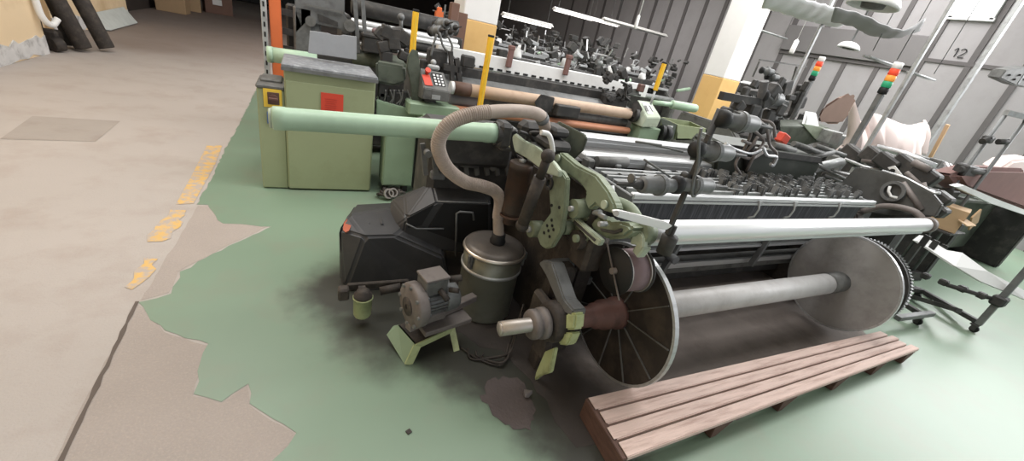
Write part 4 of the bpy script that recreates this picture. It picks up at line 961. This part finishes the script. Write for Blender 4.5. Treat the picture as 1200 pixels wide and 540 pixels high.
b = MB(); b.box(at(437, 50, y=5.12), (.22, .2, .2), bev=.01); b.box(at(437, 42, y=5.12), (.24, .22, .04), bev=.01); b.box((.62, 5.4, .6), (1.2, .5, 1.0), bev=.03); B(b, 'lower_body', K['dark'], L3)
b = MB(); b.sphere(at(439, 36, y=5.12), .03); B(b, 'pink_knob', K['yarn'], L3)
# rack posts
b = MB(); b.box((-.36, 5.1, .9), (.05, .05, 1.8), bev=.003)
rp = tag(b.build_at('slotted_angle_post', K['lgrey'], (-.36, 5.1, 0)), 'grey slotted angle post beside the orange post at the aisle', 'post')
b = MB()
for k in range(18): b.box((0, -.026, .2+k*.09), (.016, .004, .045))
b.build('slot_row', K['blackm'], rp)
b = MB(); b.prism([(-.31, 5.12, 0), (-.2, 5.12, 0), (-.22, 5.12, 1.9), (-.32, 5.12, 1.9)], (0, .06, 0), .006)
op = tag(b.build_at('orange_post', K['orange'], (-.26, 5.12, 0)), 'flat bright orange upright post beside the aisle', 'post')
b = MB(); b.box((-.0, -.06, .6), (.05, .03, .12)); b.build('post_bracket', K['rust'], op)
b = MB(); b.box((1.86, 6.2, .95), (.12, .12, 1.9), bev=.01); o = tag(b.build_at('brown_post', K['brownpost'], (1.86, 6.2, 0)), 'brown steel post just left of the ochre and white column', 'post')
b = MB(); b.box((.13, .0, 1.3), (.14, .05, 1.0), bev=.004); b.build('post_board', K['brownpost'], o)
b = MB(); b.box((1.6, 6.0, .9), (.06, .06, 1.8), bev=.01); b.box((1.6, 5.99, 1.7), (.1, .07, .1)); tag(b.build_at('red_upright', K['orange'], (1.6, 6.0, 0)), 'thin orange-red upright behind the polished rollers', 'post')

# ================================================================== BACKGROUND LOOMS
def background_loom(label, loc, seed):
    L = thing('rapier_loom', label, 'loom', (0, 0, 0)); r = random.Random(seed)
    for x in (0, 2.5): MB().prism([(x-.07, -.8, 0), (x-.07, -.8, .85), (x-.07, -.3, 1.15), (x-.07, .5, 1.15), (x-.07, .8, .9), (x-.07, .8, 0)], (.14, 0, 0), .02).build('side_frame', K['mid'], L)
    MB().box((1.25, 0, .5), (2.4, 1.0, .8), bev=.03).build('lower_body', K['dark'], L)
    b = MB(); b.cyl((.07, -.72, .95), (2.43, -.72, .95), .06, seg=18); b.build('cloth_roll', K['lgrey'], L)
    b = MB(); b.box((1.25, -.35, 1.15), (2.5, .1, .06), bev=.01); b.box((1.25, .35, 1.1), (2.5, .1, .06), bev=.01); b.build('breast_beam', K['alu'], L)
    b = MB(); b.box((1.25, .05, 1.22), (2.4, .5, .12), bev=.01); b.build('heald_frame', K['dark'], L)
    b = MB(); b.box((1.25, .75, 1.35), (2.5, .05, .06)); b.bar((0, .75, 0.9), (0, .75, 1.35), .05, .05); b.bar((2.5, .75, .9), (2.5, .75, 1.35), .05, .05); b.build('back_rest', K['alu'], L)
    b = MB()
    for k in range(44):
        x = r.choice((r.uniform(-.4, .25), r.uniform(2.25, 2.8), r.uniform(0, 2.5)))
        b.box((x, r.uniform(-.5, .5), 1.1+.85*r.random()**1.6), (r.uniform(.03, .18), r.uniform(.03, .18), r.uniform(.03, .18)), Matrix.Rotation(r.uniform(-.8, .8), 3, 'Y'), bev=.01)
    b.build('mechanism', K['dark'], L)
    b = MB()
    for k in range(14):
        x = r.uniform(-.3, 2.7); y = r.uniform(-.4, .5); z = r.uniform(1.15, 1.75); a = r.uniform(-.5, .5)
        b.bar((x, y, z), (x+r.uniform(-.1, .5)*(k % 2)+.02, y+a*.3, z+r.uniform(.1, .4)*((k+1) % 2)), .025, .025)
    for k in range(8):
        b.box((r.uniform(0, 2.6), r.uniform(-.4, .4), r.uniform(1.2, 1.6)), (r.uniform(.08, .25), .06, r.uniform(.03, .08)), Matrix.Rotation(r.uniform(-.4, .4), 3, 'Y'), bev=.008)
    b.build('linkage', K['alu'], L)
    for x in (-.3, 2.75):
        b = MB(); b.cyl((x, .1, 0), (x, .1, 1.95), .02, seg=8); b.bar((x-.15, .1, 1.8), (x+.15, .1, 1.8), .02, .03); b.build('feeder_pole', K['mid'], L)
        for k in range(3):
            b = MB(); z = 1.3+k*.2; d = .1*(-1)**k; b.cyl((x+d-.1, .05, z), (x+d+.1, .05, z), .055, seg=12); b.sphere((x+d, .05, z+.09), .05, seg=8); b.build('weft_feeder', K['lgrey'] if k % 2 else K['dark'], L)
    for x in (.3, 1.4):
        b = MB(); b.lathe([(0, 0), (.09, 0), (.1, .03), (.07, .16), (.02, .17), (0, .17)], (x+.3, -.1, 1.28), 'z', 16); b.build('yarn_cone', K['white'], L)
    b = MB(); b.box((-.1, -.75, 1.1), (.26, .14, .2), Matrix.Rotation(-.4, 3, 'X'), bev=.01); b.build('keypad_console', K['cab2'], L)
    b = MB(); b.lathe([(0, 0), (.04, .0), (.04, .5), (0, .5)], (2.6, -.6, 1.2), (.9, .1, .2), 12); b.build('exhaust_duct', K['mint'], L)
    L.location = loc; return L
bgs = [('dark loom just beyond the slotted white beam, right of the ochre column', (3.0, 7.7, 0), 1),
       ('dark loom farther down the hall in line with the ochre column', (3.2, 10.3, 0), 2),
       ('loom at the back of the hall with white cones, under the ceiling tubes', (3.8, 13.2, 0), 3),
       ('loom between the slotted white beam and the right-hand column', (6.4, 9.2, 0), 4),
       ('loom beside the grey wall far behind the right-hand column', (8.2, 12.0, 0), 5),
       ('loom deep in the hall by the slatted grey wall', (7.2, 15.2, 0), 6)]
for a in bgs: background_loom(*a)
# ================================================================== RIGHT SIDE
# next loom to the right (facing away), partly hidden by the near loom's end
R3 = thing('rapier_loom', 'dark loom behind the wheeled trolley, strewn with boards and bundles', 'loom', (7.6, 2.4, 0))
for x in (6.75, 9.4): B(MB().prism([(x, 1.6, 0), (x, 1.6, .8), (x, 1.9, 1.05), (x, 3.0, 1.05), (x, 3.2, 0)], (.14, 0, 0), .02), 'side_frame', K['dark'], R3)
B(MB().box((8.15, 2.5, .5), (2.7, .9, .8), bev=.03), 'lower_body', K['dgreen'], R3)
b = MB(); b.box((7.7, 2.0, 1.02), (2.9, .1, .05), bev=.01); b.box((7.7, 2.6, 1.08), (2.9, .12, .05), bev=.01); B(b, 'breast_beam', K['alu'], R3)
B(MB().box((6.4, 2.5, .9), (.9, .7, .1), bev=.02), 'side_arm', K['dark'], R3)
B(MB().box((6.1, 2.5, .42), (.16, .4, .84), bev=.02), 'side_leg', K['dark'], R3)
b = MB(); r = random.Random(31)
for k in range(40):
    b.box((r.uniform(5.95, 9), r.uniform(2.12, 3.0), r.uniform(.95, 1.25)), (r.uniform(.06, .3), r.uniform(.06, .25), r.uniform(.05, .16)), Matrix.Rotation(r.uniform(-.5, .5), 3, 'Z'), bev=.01)
B(b, 'mechanism', K['mid'], R3)
b = MB()
for k in range(12):
    p = Vector((r.uniform(6.1, 8.6), r.uniform(2.15, 2.8), r.uniform(1.1, 1.25))); b.bar(p, p+Vector((r.uniform(-.3, .5), r.uniform(-.1, .3), r.uniform(-.05, .1))), .03, .03)
B(b, 'linkage', K['alu'], R3)
R4 = thing('rapier_loom', 'loom below the farther signal tower, with pale tilted display and olive green cover', 'loom', (6.9, 4.4, 0))
for x in (5.7, 8.7): B(MB().prism([(x, 3.9, 0), (x, 3.9, .9), (x, 4.2, 1.1), (x, 5.2, 1.1), (x, 5.5, 0)], (.14, 0, 0), .02), 'side_frame', K['mid'], R4)
B(MB().box((7.25, 4.6, .55), (2.8, .8, .9), bev=.03), 'lower_body', K['dark'], R4)
b = MB(); b.hull([at(u, v, y=3.8) for u, v in ((914, 148), (940, 150), (972, 150), (974, 162), (940, 172), (914, 165))]+[at(u, v, y=4.1) for u, v in ((914, 140), (940, 140), (965, 146))], .01); B(b, 'olive_cover', K['dgreen'], R4)
b = MB(); b.prism([at(u, v, y=3.78) for u, v in ((940, 145), (972, 151), (974, 158), (956, 163))], (0, .03, 0), .003); B(b, 'cover_ledge', K['pale'], R4)
dsp = [at(u, v, y=3.85) for u, v in ((941, 147), (960, 149))]+[at(u, v, y=4.0) for u, v in ((957, 134), (945, 132))]
d_ = B(MB().prism(dsp, (0, .03, .02), .003), 'display_frame', K['white'], R4)
B(MB().prism([at(u, v, y=yy_) for u, v, yy_ in ((944.5, 145, 3.85), (957, 146.5, 3.85), (955, 136, 3.965), (947, 134.5, 3.965))], (0, -.006, -.006)), 'display', K['screen'], d_)
b = MB(); b.box(at(972, 160, y=3.7), (.28, .2, .2), bev=.01); b.box(at(986, 166, y=3.7), (.24, .2, .22), bev=.01); B(b, 'grey_box', K['lgrey'], R4)
b = MB(); r = random.Random(8)
for k in range(34):
    p = at(885+r.uniform(-20, 60), 122+r.uniform(-24, 30), y=4.3+r.uniform(-.3, .3)); b.box(p, (r.uniform(.05, .2), r.uniform(.05, .14), r.uniform(.05, .22)), Matrix.Rotation(r.uniform(-.4, .4), 3, 'Y'), bev=.015)
B(b, 'mechanism', K['dark'], R4)
b = MB(); y_ = 4.6
for (u, v, u2, v2, w_) in ((893, 112, 902, 78, .05), (884, 98, 925, 106, .03), (890, 70, 945, 78, .02), (882, 90, 890, 72, .02), (925, 106, 934, 78, .03), (899, 95, 912, 92, .05), (878, 108, 900, 112, .06), (918, 122, 922, 112, .1)): b.bar(at(u, v, y=y_), at(u2, v2, y=y_), w_, w_)
B(b, 'feeder_rack', K['mid'], R4)
b = MB(); b.prism([at(u, v, y=4.55) for u, v in ((878, 99), (884, 97), (922, 106), (919, 110))], (0, .2, 0), .003); b.prism([at(u, v, y=4.3) for u, v in ((907, 114), (918, 114), (917, 138), (908, 138))], (0, .05, 0), .003); B(b, 'rack_shelf', K['lgrey'], R4)
for (u, v) in ((900, 84), (906, 91), (896, 102), (886, 116)): feeder(at(u, v, y=4.5), (1, -.4, 0), R4, .05)
b = MB(); p = at(917, 162, y=2.75); b.box(p, (.13, .09, .1), Matrix.Rotation(.3, 3, 'Y'), bev=.01)
tag(b.build_at('orange_block', K['red'], p-Vector((0, 0, .05))), 'small orange-red block lying on top of the dark green guard', 'block')

def signal(name, label, x, y, z0, z1, r=.032):
    T = thing(name, label, 'signal tower', (x, y, z0))
    b = MB(); b.box((x, y, (z0+z1)/2), (.06, .06, z1-z0), bev=.01); b.build('pole', K['grey'], T)
    z = z1
    for nm, m, h in (('socket', K['blackm'], .07), ('green_lens', K['lgr'], .07), ('orange_lens', K['lor'], .065), ('red_lens', K['lred'], .07), ('cap', K['lwh'], .07)):
        b = MB(); b.lathe([(0, 0), (r*1.0, 0), (r*1.15, .006), (r*1.15, h-.006), (r, h), (0, h)], (x, y, z), 'z', 20); b.build(nm, m, T); z += h
signal('signal_tower', 'nearer signal tower with red, orange and green lamps beside the white sheet', 6.0, 2.72, 0, 1.93, .042)
signal('signal_tower', 'farther signal tower with red and green lamps left of the white sheet', 7.0, 4.15, 0, 1.97, .04)

# white sheet over a stand, sagging between peaks
def sheet(n=44, m=16):
    top = [(990, 170), (994, 150), (1000, 119), (1006, 138), (1012, 150), (1018, 134), (1030, 134), (1045, 140), (1062, 146), (1078, 144), (1086, 141), (1088, 150)]
    bot = [(985, 190), (990, 182), (998, 175), (1006, 180), (1012, 182), (1020, 176), (1034, 172), (1048, 176), (1060, 180), (1072, 182), (1082, 182), (1086, 178)]
    A = spline([at(u, v, y=3.4)+Vector((0, .0, 0)) for u, v in top], 4); Bt = spline([at(u, v, y=3.25) for u, v in bot], 4)
    bm = bmesh.new(); rows = []
    for j in range(m+1):
        t = j/m; row = []
        for i, (a, c) in enumerate(zip(A, Bt)):
            p = a.lerp(c, t); p.y += (.05*math.sin(i*1.3+t*1.2)+.04*math.sin(i*2.3-t*2)+.04*math.sin(i*.5))*(.3+t)+.05*math.sin(i*.37)*t+.12*math.sin(PI*t)*-.3
            row.append(bm.verts.new(p))
        rows.append(row)
    for r0, r1 in zip(rows, rows[1:]):
        for i in range(len(r0)-1):
            f = bm.faces.new((r0[i], r0[i+1], r1[i+1], r1[i])); f.smooth = True
    bmesh.ops.recalc_face_normals(bm, faces=bm.faces[:]); bmesh.ops.solidify(bm, geom=bm.faces[:], thickness=.006)
    mb = MB(); mb.merge(bm); return mb
p0 = at(1040, 180, y=3.3)
tag(sheet().build_at('dust_sheet', K['cloth'], (p0.x, 3.3, 0)), 'crumpled whitish dust sheet draped between two peaks by the grey wall', 'sheet')
b = MB(); b.hull([at(u, v, y=4.6) for u, v in ((958, 138), (965, 125), (985, 112), (998, 108), (1004, 115), (1000, 128), (985, 146), (960, 146))]+[at(u, v, y=5.0) for u, v in ((965, 125), (998, 110), (985, 140))], .05)
tag(b.build_at('canvas_cover', K['canvas'], (9.5, 4.8, 0)), 'dark tan canvas heap left of the white sheet', 'canvas')
b = MB(); b.bar(at(1090, 185, y=3.2), at(1111, 146, y=3.2), .05, .04)
tag(b.build_at('wooden_batten', K['carton'], at(1090, 185, y=3.2)), 'light wooden batten leaning up right of the white sheet', 'batten')
# ceiling poles
def pole(label, x, y, z0, z1, w, m=K['lgrey']):
    b = MB(); b.box((x, y, (z0+z1)/2), (w, w*.7, z1-z0), bev=.004); return tag(b.build_at('hanger_pole', m, (x, y, z0)), label, 'pole')
pole('long grey pole rising right of the orange and green signal tower', 6.0, 2.565, 0, 5.2, .05)
pole('thin pale pole rising behind the yarn guides to the duct film', 7.0, 4.40, 0, 5.2, .05)
pole('pale vertical pole beside the lit high window', 10.5, 3.62, 0, 5.2, .1)
# hanging lamps and pull switches
def trough(label, p, ln, ang=0, w=.14, box=False, lit=True):
    L = thing('ceiling_lamp', label, 'lamp', p, 'fluorescent lamps'); R_ = Matrix.Rotation(ang, 3, 'Z'); p = Vector(p)
    b = MB(); b.box(p+Vector((0, 0, .05)), (ln, w, .13 if box else .05), R_, bev=.012)
    if not box: b.prism([p+R_@Vector((-ln/2, -w*.8, .02)), p+R_@Vector((-ln/2, 0, .075)), p+R_@Vector((-ln/2, w*.8, .02)), p+R_@Vector((-ln/2, w*.8, .03)), p+R_@Vector((-ln/2, 0, .09)), p+R_@Vector((-ln/2, -w*.8, .03))], R_@Vector((ln, 0, 0))); b.build('reflector', K['refl'], L)
    b = MB(); d = R_@Vector((ln*.48, 0, 0)); o_ = R_@Vector((0, .035, 0)); b.cyl(p-d+o_, p+d+o_, .014, seg=8); b.cyl(p-d-o_, p+d-o_, .014, seg=8); b.build('tube', K['tube'] if lit else K['lgrey'], L)
    b = MB()
    for s in (-.4, .4): q = p+R_@Vector((ln*s, 0, 0)); b.cyl(q+Vector((0, 0, .08)), (q.x, q.y, 5.2), .006, seg=6)
    b.build('suspension_rod', K['grey'], L)
trough('white fluorescent lamp directly above the orange lensed signal tower', (6.95, 3.35, 2.35), .85, 0, .2, True, False)
trough('short white fluorescent lamp right of the nearer signal tower', (8.25, 3.38, 2.35), .8, 0, .16, True, False)
trough('small fluorescent lamp near the right-hand column top', at(905, 40, y=7.0), 1.1, 0, .18, True, False)
for lab, u, v, y, ln in (('bright bare tube lamp nearest the ochre column', 618, 26, 9.5, 1.3), ('brightest tube lamp high in the middle of the far hall', 672, 18, 11.0, 1.3), ('lit tube lamp behind the long grey lamp hood', 708, 27, 13.0, 1.2), ('dim tube lamp hood at the right of the far row', 745, 34, 11.5, 2.6)):
    trough(lab, at(u, v, y=y), ln, lit=u < 740)
b = MB(); p = at(746, 28, y=8); b.lathe([(0, 0), (.03, 0), (.04, .04), (.03, .26), (.01, .28), (0, .28)], p-Vector((0, 0, .1)), 'z', 12); o = tag(b.build_at('pull_switch', K['white'], p), 'white pull switch hanging on a cord above the yellow post', 'switch')
b = MB(); b.cyl((0, 0, .15), (0, 0, 5.2-p.z), .012, seg=6); b.build('cord', K['white'], o)
b = MB(); p = at(930, 56, y=5.5); b.lathe([(0, 0), (.035, 0), (.045, .03), (.04, .22), (.01, .25), (0, .25)], p-Vector((0, 0, .1)), 'z', 12); o = tag(b.build_at('pull_switch', K['white'], p), 'white pull switch hanging on a wire below the crumpled duct film', 'switch')
b = MB(); b.cyl((0, 0, .12), (0, 0, 5.2-p.z), .006, seg=6); b.build('cord', K['white'], o)
# big white hoods and film at the top right
def film(px, y0, label, name, dy=.4):
    bm = bmesh.new(); n = 26
    top, bot = px; A = spline([at(u, v, y=y0) for u, v in top], 8); Bt = spline([at(u, v, y=y0+dy) for u, v in bot], 8)
    rows = []; r = random.Random(len(label))
    for j in range(9):
        t = j/8; rows.append([bm.verts.new(a.lerp(c, t)+Vector((0, 0, -.05*math.sin(PI*t)+.006*math.sin(i*1.3+j*.6)))) for i, (a, c) in enumerate(zip(A, Bt))])
    for r0, r1 in zip(rows, rows[1:]):
        for i in range(len(r0)-1): f = bm.faces.new((r0[i], r0[i+1], r1[i+1], r1[i])); f.smooth = True
    bmesh.ops.recalc_face_normals(bm, faces=bm.faces[:]); bmesh.ops.solidify(bm, geom=bm.faces[:], thickness=.012)
    mb = MB(); mb.merge(bm); return tag(mb.build_at(name, K['film' if dy < .5 else 'film2'], at(*top[0], y=y0)), label, 'film')
film(([(898, -8), (930, -4), (955, 2), (975, 8), (1000, 20)], [(893, 8), (915, 14), (940, 22), (958, 26), (976, 31)]), 4.0, 'crumpled white film hung under the ceiling left of the large lamp hood', 'duct_film')
film(([(978, 8), (1010, 16), (1040, 30), (1062, 34), (1085, 20)], [(976, 24), (1000, 30), (1020, 40), (1050, 42), (1078, 36)]), 3.2, 'grey sagging sheet under the ceiling, below the large lamp hood', 'duct_film', .52)
def hood(label, c, rx, ry, h, m=K['white']):
    H = thing('lamp_hood', label, 'lamp hood', c); c = Vector(c)
    bm = bmesh.new(); bmesh.ops.create_uvsphere(bm, u_segments=32, v_segments=16, radius=1); bmesh.ops.delete(bm, geom=[v for v in bm.verts if v.co.z < -.01], context='VERTS')
    bmesh.ops.scale(bm, vec=(rx, ry, h), verts=bm.verts)
    for f in bm.faces: f.smooth = True
    bmesh.ops.solidify(bm, geom=bm.faces[:], thickness=.02); bmesh.ops.translate(bm, vec=c, verts=bm.verts); mb = MB(); mb.merge(bm); mb.build('shade', m, H)
    b = MB(); b.lathe([(0, -.02), (rx*.35, -.01), (rx*.4, .05), (0, .08)], c, 'z', 20); b.build('lamp_core', K['mid'], H)
    b = MB(); b.cyl(c+Vector((0, 0, h)), (c.x, c.y, 5.2), .015, seg=8); b.build('stem', K['grey'], H)
hood('large white lamp hood with dark underside high over the loom end', at(1022, 8, y=2.6), .26, .2, .16)
hood('small grey lamp hood left of the lamp above the signal tower', at(994, 57, y=4.6), .25, .14, .11, K['film'])
b = MB(); q = [at(u, v, y=2.2) for u, v in ((1172, 92), (1180, 82), (1206, 78), (1210, 104), (1190, 100))]; b.prism(q, (0, .12, 0), .01)
hs = tag(b.build_at('bracket_head', K['mid'], q[0]), 'grey perforated bracket head on a ceiling pole beside the painted number', 'bracket')
b = MB()
for k in range(4): b.cyl((at(1183+k*6, 88+(k % 2)*5, y=2.19)-q[0]), (at(1183+k*6, 88+(k % 2)*5, y=2.21)-q[0]), .012, seg=8)
b.build('hole', K['blackm'], hs)
b = MB(); b.bar(at(1190, 98, y=2.22)-q[0], Vector((at(1190, 98, y=2.22).x, 2.25, 5.2))-q[0], .05, .05); b.build('bracket_pole', K['grey'], hs)
# feeder stand at the far right edge
FR = thing('weft_feeder_stand', 'grey twin-pole feeder stand with dark clamps behind the curved white board', 'feeder stand', (6.4, 1.6, 0))
b = MB(); e0, e1 = at(1180, 132, x=6.4), at(1200, 136, x=6.4)
for e in (e0, e0+Vector((.22, -.1, 0))): b.cyl((e.x, e.y, .1), (e.x, e.y, e0.z), .018, seg=10)
b.build('pole', K['grey'], FR)
b = MB(); b.bar(e0+Vector((-.02, 0, 0)), e0+Vector((.26, -.12, 0)), .05, .05); b.build('pole_head', K['lgrey'], FR)
b = MB(); q = Vector((e0.x, e0.y, e0.z-.28)); b.box(q, (.1, .08, .07), bev=.012); b.cyl(q+Vector((-.1, 0, -.03)), q+Vector((.02, -.02, .02)), .03); b.cyl(q+Vector((.12, -.05, 0)), q+Vector((.2, -.09, .02)), .03); b.build('pole_clamp', K['dark'], FR)
b = MB(); q = Vector((e0.x, e0.y, e0.z-.62)); b.box(q, (.3, .12, .12), bev=.015); b.cyl(q+Vector((-.2, 0, 0)), q+Vector((.25, -.08, .02)), .035); b.box(q+Vector((0, 0, -.3)), (.2, .12, .14), bev=.01); b.build('pole_mechanism', K['dark'], FR)
b = MB(); b.bar((e0.x-.1, e0.y, .06), (e0.x+.35, e0.y-.15, .06), .08, .1); b.build('pole_base', K['dark'], FR)

# trolley
TR = thing('beam_trolley', 'black wheeled trolley frame carrying a long curved white board', 'trolley', (5.6, 1.0, 0))
def caster(p):
    b = MB(); b.cyl(p+Vector((-.015, 0, .035)), p+Vector((.015, 0, .035)), .034, seg=18); w_ = b.build('wheel', K['blackm'], TR)
    b = MB(); b.box(p+Vector((0, .015, .075)), (.06, .06, .02), bev=.004); b.box(p+Vector((.022, .01, .05)), (.006, .04, .06)); b.box(p+Vector((-.022, .01, .05)), (.006, .04, .06)); b.build('fork', K['dark'], w_)
w1, w2, w3, w4 = Vector((5.86, .83, 0)), Vector((5.22, 1.06, 0)), Vector((5.98, 1.35, 0)), Vector((5.35, 1.6, 0))
for p in (w1, w2, w3, w4): caster(p)
up_ = lambda p: p+Vector((0, 0, .11))
for a, c in ((w1, w3), (w2, w4), (w3, w4)):
    b = MB(); b.bar(up_(a), up_(c), .05, .045, bev=.004); b.build('frame_rail', K['dark'], TR)
b = MB(); b.bar(up_(w1), at(1073, 337, y=1.5), .05, .045, bev=.004); b.build('frame_rail', K['lgrey'], TR)
b = MB(); b.bar(at(1124, 364, y=.93), at(1064, 346, y=1.4), .05, .045, bev=.004); b.build('frame_rail', K['dark'], TR)
b = MB(); b.bar(up_(w2)+Vector((.12, -.02, .02)), up_(w2)+Vector((-.5, .02, .02)), .05, .045, bev=.004); b.build('frame_rail', K['grey'], TR)
b = MB(); b.bar(up_(w1)+Vector((0, 0, -.02)), w1+Vector((0, 0, .95)), .05, .05, bev=.004); b.build('upright', K['grey'], TR)
b = MB(); b.bar(up_(w4)+Vector((0, 0, -.02)), w4+Vector((0, 0, .75)), .05, .05, bev=.004); b.build('upright', K['grey'], TR)
b = MB(); q = w1+Vector((0, 0, .38)); b.box(q, (.12, .1, .1), bev=.015); b.cyl(q+Vector((-.3, .3, 0)), q, .02)
for k in range(4): q2 = q+Vector((-.08*k-.1, .12*k+.1, 0)); b.box(q2, (.07, .07, .06), bev=.012)
b.build('clamp_row', K['dark'], TR)
wb = [at(u, v, y=yy_) for u, v, yy_ in ((1074, 282, 1.5), (1082, 276, 1.5), (1110, 293, 1.3), (1128, 296, 1.2), (1158, 318, 1.0), (1212, 346, .72), (1204, 352, .72), (1150, 330, .98), (1120, 312, 1.15))]
b = MB(); b.prism(wb, (0, .03, -.01), .003); b.build('white_board', K['white'], TR)
b = MB()
for (u, v) in ((1082, 283), (1092, 289), (1102, 294)): b.bar(at(u-3, v+5, y=1.38), at(u+6, v-7, y=1.38), .05, .02)
b.build('board_strap', K['dark'], TR)
# cartons, cloth and boards at the right
b = MB(); c1 = at(1112, 254, y=1.62); b.box(c1, (.36, .24, .25), Matrix.Rotation(.25, 3, 'Z'), bev=.005); ct = tag(b.build_at('carton', K['carton'], (c1.x, 1.62, c1.z-.125)), 'open brown carton beside the end of the near loom', 'carton')
b = MB(); b.box((.2, -.14, .16), (.24, .016, .13), Matrix.Rotation(.7, 3, 'Y')); b.box((-.08, -.17, .14), (.24, .1, .01), Matrix.Rotation(.3, 3, 'X')); b.build('flap', K['carton'], ct)
B(MB().box((c1.x, 1.62, c1.z-.14), (.42, .3, .025), bev=.004).box((c1.x+.1, 1.72, (c1.z-.15)/2), (.06, .06, c1.z-.15)), 'front_shelf', K['dark'], R3)
mcv = [at(u, v, y=1.72) for u, v in ((1118, 205), (1150, 196), (1206, 198), (1212, 250), (1170, 236), (1130, 222))]
b = MB(); b.hull(mcv+[p+Vector((0, .25, -.05)) for p in mcv], .05); tag(b.build_at('maroon_bundle', K['redcloth'], mcv[0]), 'maroon brown cloth bundle lying above the open brown carton', 'bundle')
b = MB(); q = [at(u, v, y=1.6) for u, v in ((1120, 219), (1130, 217), (1165, 232), (1212, 250), (1210, 255), (1160, 238))]; b.prism(q, (0, .06, 0), .003); tag(b.build_at('white_strip', K['white'], q[0]), 'curved white board edge lying under the maroon bundle', 'board')
b = MB(); q = [at(u, v, y=1.8) for u, v in ((1172, 200), (1190, 188), (1212, 186), (1212, 212), (1190, 210))]; b.hull(q+[p+Vector((0, .2, .0)) for p in q], .03); tag(b.build_at('white_bundle', K['cloth'], q[0]), 'pale cloth bundle lying above the maroon one', 'bundle')
#; b.cyl((6.4, 1.2, .4), (8.0, 1.2, .4), .12); tag(b.build_at('dark_beam_cradle', K['dark'], (7.2, 1.3, .02)), 'dark cradle of a stored beam behind the trolley at the right edge', 'cradle')

# ================================================================== LEFT BACKGROUND
for k, (p0, p1, lab) in enumerate(((Vector((-3.26, 9.45, .0)), Vector((-3.9, 9.3, 2.6)), 'left dark roll leaning against the recess wall'), (Vector((-3.06, 9.75, .0)), Vector((-3.86, 9.85, 2.7)), 'right dark roll leaning against the recess wall'), (Vector((-3.42, 9.62, .0)), Vector((-3.85, 9.6, 2.5)), 'dark roll leaning behind the other two in the recess'))):
    b = MB(); d = (p1-p0).normalized(); ln = (p1-p0).length
    b.lathe([(0, .03), (.08, .03), (.085, .035), (.095, .0), (.105, 0), (.11, .02), (.11, ln-.02), (.1, ln), (0, ln)], p0+Vector((0, 0, .06)), d, 26)
    tag(b.build_at('leaning_roll', [K['soot'], K['soot'], K['dark']][k], p0), lab, 'roll')
b = MB(); b.box((-3.75, 9.2, .45), (.3, .12, .9), bev=.02); b.box((-3.65, 9.3, .15), (.4, .2, .3), bev=.03); b.cyl((-3.5, 9.1, .1), (-3.42, 9.2, .12), .1)
tag(b.build_at('sooty_bin', K['soot'], (-3.7, 9.25, 0)), 'sooty dark bin against the wall corner beside the leaning rolls', 'bin')
b = MB(); b.tube(spline([(-3.44, 8.8, 1.6), (-3.44, 8.82, .75), (-3.42, 8.85, .5), (-3.38, 8.95, .42), (-3.34, 9.05, .5)], 8), .042, 12)
tag(b.build_at('downpipe', K['white'], (-3.42, 8.85, .4)), 'pale pipe with an elbow on the ochre wall corner', 'pipe')
b = MB(); q = [(-3.95, 12.0, .02), (-3.7, 12.2, .02), (-3.75, 14.2, .02), (-3.98, 14.3, .02), (-3.98, 12.1, .3), (-3.98, 14.2, .35)]; b.hull(q, .01)
tag(b.build_at('plaster_heap', mat('pale_rubble', (190, 196, 190), .8, var=.2), (-3.85, 13.2, 0)), 'pale broken plaster sheet at the foot of the far wall', 'rubble')
for k, (x, y, sx, sy_, sz, m, lab) in enumerate(((-4.0, 19, .8, .7, .75, 'carton', 'larger carton at the end of the aisle'), (-3.75, 20.6, .5, .5, .55, 'carton', 'smaller carton right of the larger one'), (-3.1, 21.5, .9, .6, .6, 'brownpost', 'brown box with a white label at the aisle end'))):
    bx_ = MB().box((x, y, sz/2), (sx, sy_, sz), Matrix.Rotation(.15*k, 3, 'Z'), bev=.01).build_at('carton', K[m], (x, y, 0)); tag(bx_, lab, 'carton')
    b = MB(); b.box((0, 0, sz+.004), (.06, sy_*.96, .006)); b.build('carton_tape', K['kraft'], bx_)
    if k == 2: b = MB(); b.box((.05, -sy_/2-.05, sz*.7), (.3, .02, .2)); b.build('label', K['white'], bx_)
b = MB(); b.box((-1.6, 34, .5), (4.5, .8, 1.0), bev=.05); b.box((-1.2, 33.8, 1.2), (3.4, .6, .5), bev=.05)
tag(b.build_at('stacked_goods', K['dark'], (-1.6, 34, 0)), 'dark heap of stored goods across the far aisle end', 'stack')

SPLIT = {'mechanism', 'left_mechanism', 'right_mechanism', 'linkage', 'head_linkage', 'gripper_linkage', 'end_linkage', 'bearing_boss', 'boss_bolt', 'girder_brace', 'girder_strip', 'cross_girder', 'grey_box', 'end_gear_housing', 'end_lever', 'bent_guide', 'guide_clamp', 'steel_hook', 'feeder_cable', 'hanging_wire', 'gearbox_fitting', 'feeder_clamp', 'guide_rod', 'terminal_block', 'valve_block', 'console_bracket', 'frame_rung', 'roller_bracket', 'feeder_bracket', 'cable_gland', 'link_hole', 'clamp_row', 'board_strap', 'frame_boss', 'frame_post', 'pale_knob', 'feeder_rack', 'gripper_head', 'pole_clamp', 'rack_shelf', 'breast_beam', 'selvedge_mechanism', 'arm_pin', 'latch', 'temple_motor', 'suspension_rod', 'end_gearbox', 'bracket_leg', 'bracket_crosspiece', 'head_casting', 'pole', 'pole_mechanism', 'tube', 'foot', 'console_base', 'plate_hole', 'cover_edge', 'bearing_housing', 'hole', 'roller', 'lower_body', 'gearbox', 'exhaust_duct', 'beam_bracket', 'flap', 'housing_bolt', 'slot_row'}
for o in list(C.objects):
    if o.type == 'MESH' and o.parent is not None and o.name.split('.')[0] in SPLIT: split_islands(o)
for o in C.objects:
    if '_w' in o: del o['_w']
